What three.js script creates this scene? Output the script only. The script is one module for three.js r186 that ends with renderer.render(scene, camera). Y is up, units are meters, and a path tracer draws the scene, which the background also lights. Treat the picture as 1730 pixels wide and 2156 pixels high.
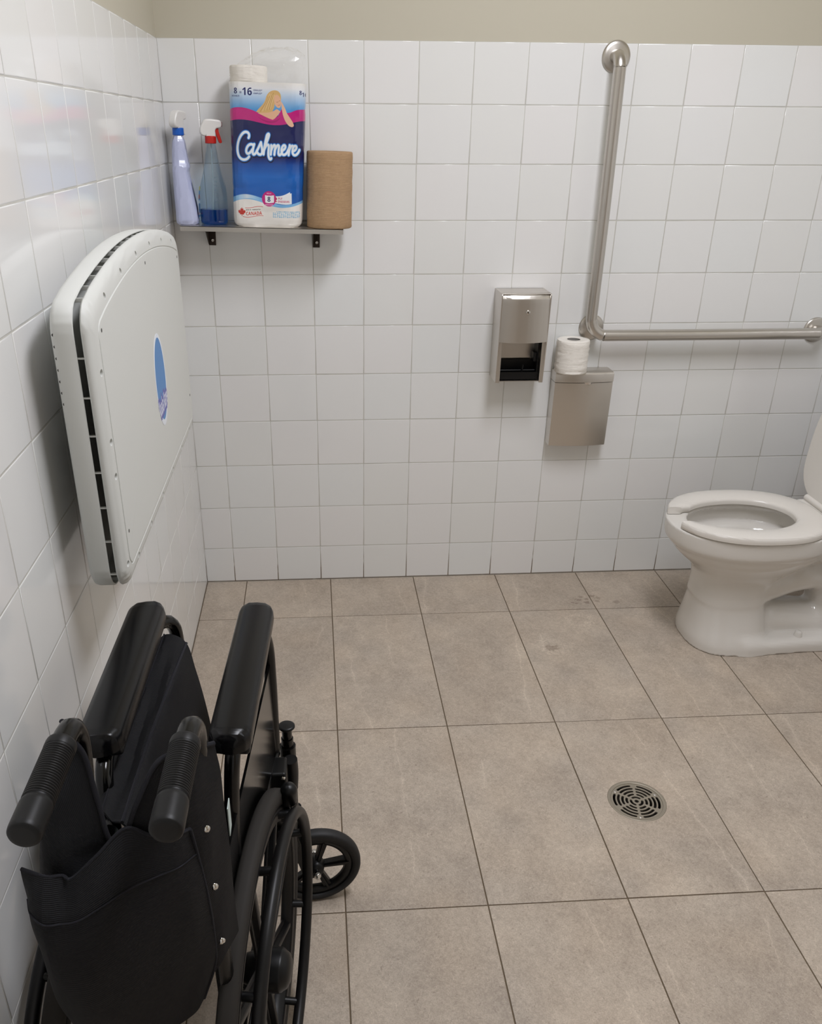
import * as THREE from 'three';
import { RoundedBoxGeometry } from 'three/addons/geometries/RoundedBoxGeometry.js';
import { mergeGeometries, mergeVertices, toCreasedNormals } from 'three/addons/utils/BufferGeometryUtils.js';
import { MarchingCubes } from 'three/addons/objects/MarchingCubes.js';
import { Brush, Evaluator, SUBTRACTION } from 'three-bvh-csg';
import { RectAreaLightUniformsLib } from 'three/addons/lights/RectAreaLightUniformsLib.js';

// ---------------------------------------------------------------- camera, light, exposure
// x runs right along the back wall, y up, z from the back wall towards the viewer; the left wall is x = 0
const scene = new THREE.Scene();
scene.background = new THREE.Color(0x000000);
const camera = new THREE.PerspectiveCamera(2 * Math.atan(1078 / 1792.7) * 180 / Math.PI, 1730 / 2156, 0.05, 30);
camera.setViewOffset(1730, 2156, 80.6, -101.5, 1730, 2156);
camera.position.set(0.40935, 1.46412, 2.73284);
camera.rotation.set(-0.470404, -0.068232, 0.005775, 'YXZ');
const renderer = new THREE.WebGLRenderer();
renderer.toneMapping = THREE.LinearToneMapping;
renderer.toneMappingExposure = 1.0;
renderer.shadowMap.enabled = true;
RectAreaLightUniformsLib.init();
const ROOM = { x: 2.27, y: 2.82, z: 3.35 };
const LAMP = { x: 1.12, y: 2.732, z: 1.50, w: 0.38, l: 1.20 };
const LAMPCOL = new THREE.Color().setRGB(0.90, 0.91, 0.98);
const lampLight = new THREE.RectAreaLight(LAMPCOL, 24.5, LAMP.w - 0.02, LAMP.l - 0.02);
lampLight.position.set(LAMP.x, LAMP.y - 0.004, LAMP.z);
lampLight.rotation.x = -Math.PI / 2;
lampLight.castShadow = true;
scene.add(lampLight);

// ---------------------------------------------------------------- helpers
let seed = 20240611;
const rnd = () => { seed = (seed * 1664525 + 1013904223) >>> 0; return seed / 4294967296; };
const rr = (a, b) => a + (b - a) * rnd();
const V = (x, y, z) => new THREE.Vector3(x, y, z);
const lerp = (a, b, t) => a + (b - a) * t;
const clamp = (v, a, b) => Math.min(b, Math.max(a, v));
const smooth = (a, b, v) => { const t = clamp((v - a) / (b - a), 0, 1); return t * t * (3 - 2 * t); };
const taken = {};
function numbered(n) { const k = taken[n] = (taken[n] ?? -1) + 1; return k ? n + '_' + String(k).padStart(3, '0') : n; }
function mesh(name, geo, mat, parent) {
  const m = new THREE.Mesh(geo, mat); m.name = name; m.castShadow = m.receiveShadow = true;
  if (parent) parent.add(m); else { m.name = numbered(name); scene.add(m); }
  return m;
}
function thing(name, label, category, pos, group) {
  const g = new THREE.Group(); g.name = numbered(name); g.position.copy(pos); g.userData = { label, category };
  if (group) g.userData.group = group;
  scene.add(g); return g;
}
function structure(name, pos) { const g = new THREE.Group(); g.name = name; if (pos) g.position.copy(pos); g.userData = { kind: 'structure' }; scene.add(g); return g; }
function sub(name, parent) { const g = new THREE.Group(); g.name = name; parent.add(g); return g; }
function prep(g) {
  const a = g.index ? g.toNonIndexed() : g.clone();
  for (const k of Object.keys(a.attributes)) if (!['position', 'normal', 'uv'].includes(k)) a.deleteAttribute(k);
  if (!a.attributes.normal) a.computeVertexNormals();
  if (!a.attributes.uv) a.setAttribute('uv', new THREE.BufferAttribute(new Float32Array(a.attributes.position.count * 2), 2));
  a.morphAttributes = {}; a.groups = [];
  return a;
}
const merge = (...l) => mergeGeometries(l.flat().map(prep), false);
function box(w, h, d, x = 0, y = 0, z = 0, r = 0, seg = 2) {
  const g = r > 0 ? new RoundedBoxGeometry(w, h, d, seg, r) : new THREE.BoxGeometry(w, h, d);
  return g.translate(x, y, z);
}
function tube(pts, r, n = 24, rs = 12, closed = false, type = 'centripetal') {
  const c = new THREE.CatmullRomCurve3(pts.map(p => (p.isVector3 ? p : V(...p))), closed, type);
  const g = new THREE.TubeGeometry(c, n, r, rs, closed);
  if (closed) return g;
  const caps = [];
  for (const t of [0, 1]) {
    const p = c.getPoint(t), d = c.getTangent(t).multiplyScalar(t ? 1 : -1);
    const k = new THREE.CircleGeometry(r, rs); k.applyQuaternion(new THREE.Quaternion().setFromUnitVectors(V(0, 0, 1), d)); k.translate(p.x, p.y, p.z); caps.push(k);
  }
  return merge(g, ...caps);
}
function rod(a, b, r, rs = 14, r2 = r) {      // straight cylinder from a to b
  a = a.isVector3 ? a : V(...a); b = b.isVector3 ? b : V(...b);
  const d = b.clone().sub(a), g = new THREE.CylinderGeometry(r2, r, d.length(), rs);
  g.applyQuaternion(new THREE.Quaternion().setFromUnitVectors(V(0, 1, 0), d.clone().normalize()));
  const m = a.clone().add(b).multiplyScalar(.5); return g.translate(m.x, m.y, m.z);
}
function lathe(prof, seg = 40) { return new THREE.LatheGeometry(prof.map(p => new THREE.Vector2(p[0], p[1])), seg); }
function along(g, a, dir) {                   // lathe made on +y, put at a pointing to dir
  g.applyQuaternion(new THREE.Quaternion().setFromUnitVectors(V(0, 1, 0), dir.clone().normalize())); return g.translate(a.x, a.y, a.z);
}
// rings of points joined into a skin; closed round each ring, flat fans on the ends
function skin(rings, capA = true, capB = true) {
  const n = rings[0].length, P = [], U = [], I = [];
  let vlen = 0;
  rings.forEach((r, i) => {
    if (i) vlen += r[0].distanceTo(rings[i - 1][0]);
    let ul = 0;
    for (let j = 0; j <= n; j++) { const p = r[j % n]; if (j) ul += p.distanceTo(r[(j - 1) % n]); P.push(p.x, p.y, p.z); U.push(ul, vlen); }
  });
  for (let i = 0; i < rings.length - 1; i++) for (let j = 0; j < n; j++) {
    const a = i * (n + 1) + j, b = a + 1, c = a + n + 1, d = c + 1; I.push(a, b, d, a, d, c);
  }
  const cap = (r, flip) => { const c = r.reduce((s, p) => s.add(p), V(0, 0, 0)).multiplyScalar(1 / n), k = P.length / 3; P.push(c.x, c.y, c.z); U.push(0, 0);
    r.forEach(p => { P.push(p.x, p.y, p.z); U.push(p.x, p.y); }); for (let j = 0; j < n; j++) { const a = k + 1 + j, b = k + 1 + (j + 1) % n; flip ? I.push(k, b, a) : I.push(k, a, b); } };
  if (capA) cap(rings[0], true); if (capB) cap(rings[rings.length - 1], false);
  const g = new THREE.BufferGeometry(); g.setAttribute('position', new THREE.Float32BufferAttribute(P, 3)); g.setAttribute('uv', new THREE.Float32BufferAttribute(U, 2)); g.setIndex(I);
  return seamless(g);
}
function seamless(g, ang = 0.9) { return toCreasedNormals(g, ang); }
// a sheet through a grid of points (rows of columns), bicubic, with thickness; uv in metres
function patch(grid, nu, nv, thick = 0.0025, wrinkle = null) {
  const rows = grid.map(r => new THREE.CatmullRomCurve3(r.map(p => V(...p)), false, 'centripetal'));
  const W = nu + 1, H = nv + 1, pts = [];
  for (let j = 0; j < W; j++) {
    const col = new THREE.CatmullRomCurve3(rows.map(c => c.getPoint(j / nu)), false, 'centripetal');
    for (let i = 0; i < H; i++) pts[i * W + j] = col.getPoint(i / nv);
  }
  const at = (i, j) => pts[clamp(i, 0, nv) * W + clamp(j, 0, nu)];
  const nor = []; for (let i = 0; i < H; i++) for (let j = 0; j < W; j++) nor.push(at(i, j + 1).clone().sub(at(i, j - 1)).cross(at(i + 1, j).clone().sub(at(i - 1, j))).normalize());
  const P = [], U = [], I = [];
  const su = at(nv >> 1, 0).distanceTo(at(nv >> 1, nu)) * 1.15, sv = at(0, nu >> 1).distanceTo(at(nv, nu >> 1));
  for (const s of [0, 1]) for (let i = 0; i < H; i++) for (let j = 0; j < W; j++) {
    const k = i * W + j, w = wrinkle ? wrinkle(j / nu, i / nv) : 0, p = pts[k].clone().addScaledVector(nor[k], w + (s ? -thick / 2 : thick / 2));
    P.push(p.x, p.y, p.z); U.push(j / nu * su, i / nv * sv);
  }
  const N = W * H;
  for (let i = 0; i < nv; i++) for (let j = 0; j < nu; j++) { const a = i * W + j, b = a + 1, c = a + W, d = c + 1; I.push(a, d, b, a, c, d); I.push(N + a, N + b, N + d, N + a, N + d, N + c); }
  const edge = (a, b) => I.push(a, b, N + b, a, N + b, N + a);
  for (let j = 0; j < nu; j++) { edge(j, j + 1); edge(nv * W + j + 1, nv * W + j); }
  for (let i = 0; i < nv; i++) { edge((i + 1) * W, i * W); edge(i * W + nu, (i + 1) * W + nu); }
  const g = new THREE.BufferGeometry(); g.setAttribute('position', new THREE.Float32BufferAttribute(P, 3)); g.setAttribute('uv', new THREE.Float32BufferAttribute(U, 2)); g.setIndex(I);
  const out = seamless(g, 0.8); return out;
}
function poly(pts, curve = 0) { const s = new THREE.Shape(); pts.forEach((p, i) => (i ? s.lineTo(p[0], p[1]) : s.moveTo(p[0], p[1]))); s.closePath(); return s; }
function extrude(shape, depth, bev = 0, seg = 2, curveSegments = 16) {
  return new THREE.ExtrudeGeometry(shape, { depth, bevelEnabled: bev > 0, bevelSize: bev, bevelThickness: bev, bevelSegments: seg, curveSegments });
}
function smoothOutline(pts, n = 8) {           // closed smooth outline in the plane
  const c = new THREE.CatmullRomCurve3(pts.map(p => V(p[0], p[1], 0)), true, 'centripetal'); return c.getPoints(pts.length * n).slice(0, -1).map(p => [p.x, p.y]);
}

// ---------------------------------------------------------------- value noise and textures
function makeNoise(s) {
  let t = s; const r = () => { t = (t * 1103515245 + 12345) & 0x7fffffff; return t / 0x7fffffff; };
  const T = new Float32Array(4096); for (let i = 0; i < 4096; i++) T[i] = r();
  const h = (x, y, px, py) => T[((((x % px) + px) % px) * 57 + (((y % py) + py) % py) * 131 + s) & 4095];
  return (x, y, px = 1e6, py = 1e6) => { const xi = Math.floor(x), yi = Math.floor(y), fx = x - xi, fy = y - yi, u = fx * fx * (3 - 2 * fx), v = fy * fy * (3 - 2 * fy);
    return lerp(lerp(h(xi, yi, px, py), h(xi + 1, yi, px, py), u), lerp(h(xi, yi + 1, px, py), h(xi + 1, yi + 1, px, py), u), v); };
}
function dataTex(w, h, f, srgb = true, wrap = true) {
  const d = new Uint8Array(w * h * 4);
  for (let y = 0; y < h; y++) for (let x = 0; x < w; x++) { const c = f(x, y), k = (y * w + x) * 4; d[k] = clamp(c[0], 0, 255); d[k + 1] = clamp(c[1], 0, 255); d[k + 2] = clamp(c[2], 0, 255); d[k + 3] = 255; }
  const t = new THREE.DataTexture(d, w, h, THREE.RGBAFormat); t.magFilter = THREE.LinearFilter; t.minFilter = THREE.LinearMipmapLinearFilter; t.generateMipmaps = true;
  if (wrap) t.wrapS = t.wrapT = THREE.RepeatWrapping; if (srgb) t.colorSpace = THREE.SRGBColorSpace; t.needsUpdate = true; return t;
}
const grey = v => [v, v, v];
function canvasTex(w, h, draw) { const c = document.createElement('canvas'); c.width = w; c.height = h; draw(c.getContext('2d'), w, h); const t = new THREE.CanvasTexture(c); t.colorSpace = THREE.SRGBColorSpace; return t; }

const n1 = makeNoise(11), n2 = makeNoise(77), n3 = makeNoise(301);
// ---------------------------------------------------------------- materials
const std = (o) => new THREE.MeshStandardMaterial(o), phys = (o) => new THREE.MeshPhysicalMaterial(o);
const waveTex = dataTex(256, 256, (x, y) => grey(127 + 110 * (n1(x / 64, y / 64, 4, 4) - .5) + 50 * (n2(x / 21.333, y / 21.333, 12, 12) - .5)), false);
const glaze = (c) => phys({ color: c, roughness: 0.09, bumpMap: waveTex, bumpScale: 0.0006, ior: 1.5 });
const M = {
  glaze: [0xececea, 0xedecea, 0xebebe8, 0xebecea].map(glaze),
  paint: std({ color: 0xc4beac, roughness: 0.75 }),
  ceiling: std({ color: 0xe6e3da, roughness: 0.9 }),
  door: std({ color: 0x8f7b62, roughness: 0.55 }),
  steel: phys({ color: 0xcac5be, metalness: 1, roughness: 0.34 }),
  steelBright: phys({ color: 0xd6d2cc, metalness: 1, roughness: 0.2 }),
  castSteel: phys({ color: 0xaaa294, metalness: 0.85, roughness: 0.45 }),
  rust: std({ color: 0x3a2f28, metalness: 0.5, roughness: 0.6 }),
  darkIn: std({ color: 0x17130f, roughness: 0.5 }),
  blackPlastic: phys({ color: 0x0a0a0b, roughness: 0.38, specularIntensity: .7 }),
  blackGloss: phys({ color: 0x060606, roughness: 0.14, specularIntensity: .9 }),
  blackPaint: phys({ color: 0x070707, roughness: 0.25, specularIntensity: .8 }),
  vinyl: phys({ color: 0x0b0b0d, roughness: 0.27, specularIntensity: .6 }),
  grip: phys({ color: 0x0f0f10, roughness: 0.45, specularIntensity: .7 }),
  rubber: phys({ color: 0x302d2a, roughness: 0.7, specularIntensity: .5 }),
  handrim: phys({ color: 0x100f0f, roughness: 0.42, specularIntensity: .7 }),
  greyPlastic: phys({ color: 0xd6d7d2, roughness: 0.55 }),
  greyDark: std({ color: 0x080807, roughness: 0.8 }),
  china: phys({ color: 0xdedad3, roughness: 0.1, ior: 1.52, clearcoat: 0.3, clearcoatRoughness: 0.05 }),
  seat: phys({ color: 0xe3ded6, roughness: 0.25 }),
  paper: std({ color: 0xf0ebe2, roughness: 0.95 }),
  chrome: phys({ color: 0xdedcd8, metalness: 1, roughness: 0.12 }),
  label: std({ color: 0xb9c6c2, roughness: 0.7 }),
};
const steelBrush = dataTex(256, 256, (x, y) => grey(128 + 100 * (n2(x / 2, y / 90, 128, 3) - .5) + 50 * (n1(x / 1.2, y / 40) - .5)), false);
M.steel.roughnessMap = null;
M.steelPanel = phys({ color: 0xd2cdc6, metalness: 1, roughness: 0.33, bumpMap: steelBrush, bumpScale: 0.00004 });
const ribTex = dataTex(64, 64, (x, y) => grey(128 + 90 * Math.sin(y / 64 * Math.PI * 2 * 8) + 25 * Math.sin(x / 64 * Math.PI * 2 * 16)), false); ribTex.repeat.set(60, 50);
M.fabric = phys({ color: 0x131316, roughness: 0.7, specularIntensity: .5, bumpMap: ribTex, bumpScale: 0.0005 });
M.fabricEdge = phys({ color: 0x303036, specularIntensity: .5, roughness: 0.8, bumpMap: ribTex, bumpScale: 0.0003 });

// ================================================================ THE ROOM
// tile with soft pillowed edges, its face in the plane z = 0, 18 triangles
function tileGeo(w, h, t = 0.007, b = 0.0019, d = 0.0007) {
  const P = [], N = [], U = [], I = [], x = w / 2, y = h / 2;
  const ring = (dx, dy, z, nx) => { for (const [sx, sy] of [[-1, -1], [1, -1], [1, 1], [-1, 1]]) { P.push(sx * (x - dx), sy * (y - dy), z); const v = V(sx * nx, sy * nx, 1).normalize(); N.push(v.x, v.y, v.z); U.push(sx * x, sy * y); } };
  ring(b, b, 0, 0); ring(0, 0, -d, 0.6);
  I.push(0, 1, 2, 0, 2, 3);
  for (let i = 0; i < 4; i++) { const j = (i + 1) % 4; I.push(i, i + 4, j + 4, i, j + 4, j); }
  const c = [[-x, -y], [x, -y], [x, y], [-x, y]];
  for (let i = 0; i < 4; i++) { const j = (i + 1) % 4, k = P.length / 3, n = [[0, -1], [1, 0], [0, 1], [-1, 0]][i];
    for (const [q, z] of [[i, -d], [j, -d], [j, -t], [i, -t]]) { P.push(c[q][0], c[q][1], z); N.push(n[0], n[1], 0); U.push(c[q][0], c[q][1]); } I.push(k, k + 3, k + 2, k, k + 2, k + 1); }
  const g = new THREE.BufferGeometry(); g.setAttribute('position', new THREE.Float32BufferAttribute(P, 3)); g.setAttribute('normal', new THREE.Float32BufferAttribute(N, 3)); g.setAttribute('uv', new THREE.Float32BufferAttribute(U, 2)); g.setIndex(I); return g;
}
const PITCH = 0.1546, GAP = 0.0022, ROWS = []; // tile rows from the top edge down, the lowest one cut
{ let y = 0.13194 + 10 * PITCH; ROWS.push(y); for (let i = 1; i <= 10; i++) ROWS.push(y - i * PITCH); ROWS.push(0.0015); }
const TOP = ROWS[0];
// grout: pale, brown with dirt along the lowest joints
const groutTex = dataTex(512, 512, (x, y) => {
  const v = y / 512, dirt = smooth(0.075, 0.02, v) * smooth(.25, .7, n1(x / 14, y / 10) * .6 + n2(x / 5, y / 5) * .5 + smooth(0.05, 0.0, v) * .4), m = 12 * (n3(x / 6, y / 6) - .5);
  return [lerp(200 + m, 108, dirt), lerp(198 + m, 92, dirt), lerp(190 + m, 72, dirt)];
}, true, true);
const groutMat = std({ map: groutTex, roughness: 0.85 });
const tileCache = {};
function tiledWall(name, origin, turn, len, joints) {
  // local x along the wall, local z out of the wall; joints: list of x positions of the vertical joints
  const w = structure(name, origin); w.rotation.y = turn;
  const grout = box(len + 0.12, TOP + 0.03, 0.06, len / 2, TOP / 2 - 0.015, -0.0308);
  { const p = grout.attributes.position, u = grout.attributes.uv; for (let i = 0; i < p.count; i++) u.setXY(i, p.getX(i) / 1.7, p.getY(i) / 1.7); }
  mesh('grout', grout, groutMat, w);
  mesh('painted_plaster', box(len + 0.12, ROOM.y - TOP, 0.06, len / 2, (TOP + ROOM.y) / 2, -0.0325), M.paint, w);
  const xs = [-0.0006, ...joints, len + 0.0006];
  for (let r = 0; r < ROWS.length - 1; r++) for (let c = 0; c < xs.length - 1; c++) {
    const tw = xs[c + 1] - xs[c] - GAP, th = ROWS[r] - ROWS[r + 1] - GAP, key = tw.toFixed(4) + '_' + th.toFixed(4);
    if (tw < 0.004) continue;
    const geo = tileCache[key] ??= tileGeo(tw, th);
    const t = mesh('tile', geo, M.glaze[Math.floor(rnd() * 4)], w);
    t.position.set((xs[c] + xs[c + 1]) / 2, (ROWS[r] + ROWS[r + 1]) / 2, rr(-0.0002, 0.0002));
    t.rotation.set(rr(-1, 1) * 0.0022, rr(-1, 1) * 0.0022, rr(-1, 1) * 0.0018);
  }
  return w;
}
const seq = (a, d, end) => { const l = []; for (let v = a; v < end - 0.02; v += d) l.push(v); return l; };
tiledWall('wall_back', V(0, 0, 0), 0, ROOM.x, seq(0.56335 - 3 * 0.1545, 0.1545, ROOM.x));
{ // left wall: local x runs from the viewer's end to the back corner
  const zs = seq(0.1482, 0.15425, ROOM.z).map(z => ROOM.z - z).reverse();
  tiledWall('wall_left', V(0, 0, ROOM.z), Math.PI / 2, ROOM.z, zs);
  tiledWall('wall_right', V(ROOM.x, 0, 0), -Math.PI / 2, ROOM.z, seq(0.12, 0.15425, ROOM.z));
}
{ tiledWall('wall_front', V(ROOM.x, 0, ROOM.z), Math.PI, ROOM.x, seq(0.11, 0.1545, ROOM.x));
  const d = structure('door_1', V(1.55, 0, ROOM.z)); mesh('door_leaf', box(0.92, 2.08, 0.03, 0, 1.045, -0.016, 0.003), M.door, d);
  mesh('door_frame', merge(box(0.05, 2.13, 0.04, -0.487, 1.067, -0.02), box(0.05, 2.13, 0.04, 0.487, 1.067, -0.02), box(0.924, 0.05, 0.04, 0, 2.112, -0.02)), M.steel, d); }
{ const c = structure('ceiling', V(0, 0, 0)); mesh('plasterboard', box(ROOM.x + 0.14, 0.06, ROOM.z + 0.14, ROOM.x / 2, ROOM.y + 0.03, ROOM.z / 2), M.ceiling, c); }

// floor: stone-look porcelain, 0.30 x 0.605 m, the drain cut out of one tile
const DR = { x: 1.165, z: 1.190, r: 0.0695 };
const FW = 0.30096, FD = 0.6054, FX = 0.44286 - FW, FZ = 0.26766;
{
  const floor = structure('floor');
  const hole = (s, cx, cy, r) => { const h = new THREE.Path(); h.absarc(cx, cy, r, 0, Math.PI * 2, true); s.holes.push(h); return s; };
  const slab = extrude(hole(poly([[-.06, -.06], [ROOM.x + .06, -.06], [ROOM.x + .06, ROOM.z + .06], [-.06, ROOM.z + .06]]), DR.x, DR.z, DR.r - 0.006), 0.1, 0, 1, 24);
  slab.rotateX(Math.PI / 2).translate(0, -0.0022, 0);
  mesh('grout', slab, std({ color: 0x6b5c49, roughness: 0.9 }), floor);
  const stone = (k, spots = []) => {
    const a = makeNoise(1000 + k * 37), b = makeNoise(2000 + k * 91), W = 384, H = 768;
    const veins = []; const nv = 1 + (k % 2);
    for (let i = 0; i < nv; i++) veins.push([60 + 264 * ((k * .37 + i * .41) % 1), 0.12 * (((k + i) % 3) - 1), 90 + i * 47 + k * 13, ((k * 5 + i * 3) % 7) / 7]);
    const fib = new Float32Array(W * H); let t = 7919 * (k + 3); const r = () => { t = (t * 1664525 + 1013904223) >>> 0; return t / 4294967296; };
    for (let i = 0; i < 2300; i++) { let x = r() * W, y = r() * H, an = r() * 6.28, L = 3 + r() * 11, cu = (r() - .5) * .35, s = r() < .55 ? 1 : -.8; s *= .4 + r() * .7;
      for (let q = 0; q < L; q++) { const xi = x | 0, yi = y | 0; if (xi >= 0 && yi >= 0 && xi < W && yi < H) fib[yi * W + xi] += s; x += Math.cos(an); y += Math.sin(an); an += cu; } }
    return dataTex(W, H, (x, y) => {
      const big = a(x / 150, y / 150) - .5, mid = b(x / 38, y / 42) - .5, sm = a(x / 9, y / 9) - .5, fine = b(x / 2.2, y / 2.2) - .5, f = fib[y * W + x];
      let v = 13 * big + 11 * mid + 12 * sm + 22 * fine + f * 19, warm = (b(x / 120 + 9, y / 120) - .5) * 9;
      for (const [vx, sl, ph, fade] of veins) { const dx = Math.abs(x - vx - sl * y - 14 * (a(ph, y / 60) - .5) - 5 * (b(ph, y / 11) - .5)); const on = smooth(.35, .6, a(ph + 5, y / 120 + fade * 3)); v += on * (13 * Math.exp(-dx * dx / 2.5) + 5 * Math.exp(-dx * dx / 120)); }
      if (b(x / 4.1 + 60, y / 4.1) > .93) v -= 20;
      let st = 0; for (const [sx, sy, r, q] of spots) { const dx = (x - sx * W) / W * FW, dy = (y - sy * H) / H * FD, e = Math.hypot(dx * .8, dy) / r + .9 * (a(x / 7 + 3, y / 7) - .5); if (q > 0) st += q * smooth(1.1, .7, e); else v += 16 * Math.exp(-(((e - 1) / .12) ** 2)); } st = Math.min(st, .9);
      return [181 + v + warm - st * 58, 167 + v + warm * .7 - st * 60, 151 + v * .95 + warm * .35 - st * 58];
    }, true, false);
  };
  const mats = []; for (let k = 0; k < 7; k++) mats.push(phys({ map: stone(k), roughness: 0.42 }));
  const xs = [0.0004], zs = [0.0004]; for (let x = FX; x < ROOM.x - .02; x += FW) xs.push(x); xs.push(ROOM.x - 0.002); for (let z = FZ; z < ROOM.z - .02; z += FD) zs.push(z); zs.push(ROOM.z - 0.002);
  // dried splashes beside the toilet: x, z, radius, strength (negative: a pale dried edge)
  const stains = [[1.277, 0.222, 0.006, .5], [1.286, 0.227, 0.005, .5], [1.301, 0.202, 0.008, .45], [1.316, 0.184, 0.007, .4], [1.326, 0.222, 0.009, .55], [1.330, 0.199, 0.008, .45], [1.354, 0.178, 0.010, .5], [1.370, 0.193, 0.009, .35], [1.364, 0.215, 0.008, .35], [1.427, 0.225, 0.010, .3], [1.13, 0.500, 0.016, .35], [1.13, 0.492, 0.034, -1], [1.27, 0.335, 0.03, -1]];
  const cache = {};
  for (let i = 0; i < zs.length - 1; i++) for (let j = 0; j < xs.length - 1; j++) {
    const w = xs[j + 1] - xs[j] - 0.003, d = zs[i + 1] - zs[i] - 0.0028, cx = (xs[j] + xs[j + 1]) / 2, cz = (zs[i] + zs[i + 1]) / 2;
    const key = w.toFixed(4) + '_' + d.toFixed(4) + (i ? 'b' : 'a');
    const withHole = DR.x > xs[j] && DR.x < xs[j + 1] && DR.z > zs[i] && DR.z < zs[i + 1];
    let g;
    if (withHole) { g = extrude(hole(poly([[-w / 2, -d / 2], [w / 2, -d / 2], [w / 2, d / 2], [-w / 2, d / 2]]), DR.x - cx, DR.z - cz, DR.r), 0.008, 0, 1, 24); g.rotateX(Math.PI / 2);
      const p = g.attributes.position, u = g.attributes.uv; for (let q = 0; q < p.count; q++) u.setXY(q, p.getX(q) / FW + .5, p.getZ(q) / FD + .5); }
    else g = cache[key] ??= (() => { const t = tileGeo(w, d, 0.008, 0.0012, 0.0006); t.rotateX(-Math.PI / 2); const u = t.attributes.uv, p = t.attributes.position; for (let q = 0; q < p.count; q++) u.setXY(q, p.getX(q) / FW * .98 + .5, (p.getZ(q) + (i ? 0 : d / 2 - FD / 2)) / FD * .98 + .5); return t; })();
    const sp = stains.filter(q => q[0] > xs[j] && q[0] < xs[j + 1] && q[1] > zs[i] && q[1] < zs[i + 1]).map(q => [(q[0] - cx) / FW * .98 + .5, ((q[1] - cz) + (i ? 0 : d / 2 - FD / 2)) / FD * .98 + .5, q[2], q[3]]), kk = (i * 3 + j * 2 + (j >> 1)) % 7;
    const t = mesh('floor_tile', g, sp.length ? phys({ map: stone(kk, sp), roughness: 0.42 }) : mats[kk], floor); t.position.set(cx, 0, cz);
    if (!sp.length && !withHole && i > 0 && rnd() < .5 && Math.abs(w - (FW - .003)) < 1e-3 && Math.abs(d - (FD - .0028)) < 1e-3) t.rotation.y = Math.PI;
  }
}
// ceiling light
{
  const t = thing('ceiling_light', 'long white wraparound ceiling light above the middle of the room', 'ceiling light', V(LAMP.x, ROOM.y, LAMP.z));
  mesh('housing', box(LAMP.w + .02, 0.05, LAMP.l + .04, 0, -0.025, 0, 0.004), std({ color: 0xe8e8e4, roughness: .5 }), t);
  mesh('diffuser', box(LAMP.w, 0.034, LAMP.l, 0, -0.0675, 0, 0.012), std({ color: 0xf2f0ea, roughness: .6, emissive: LAMPCOL, emissiveIntensity: 4 }), t);
}

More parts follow.
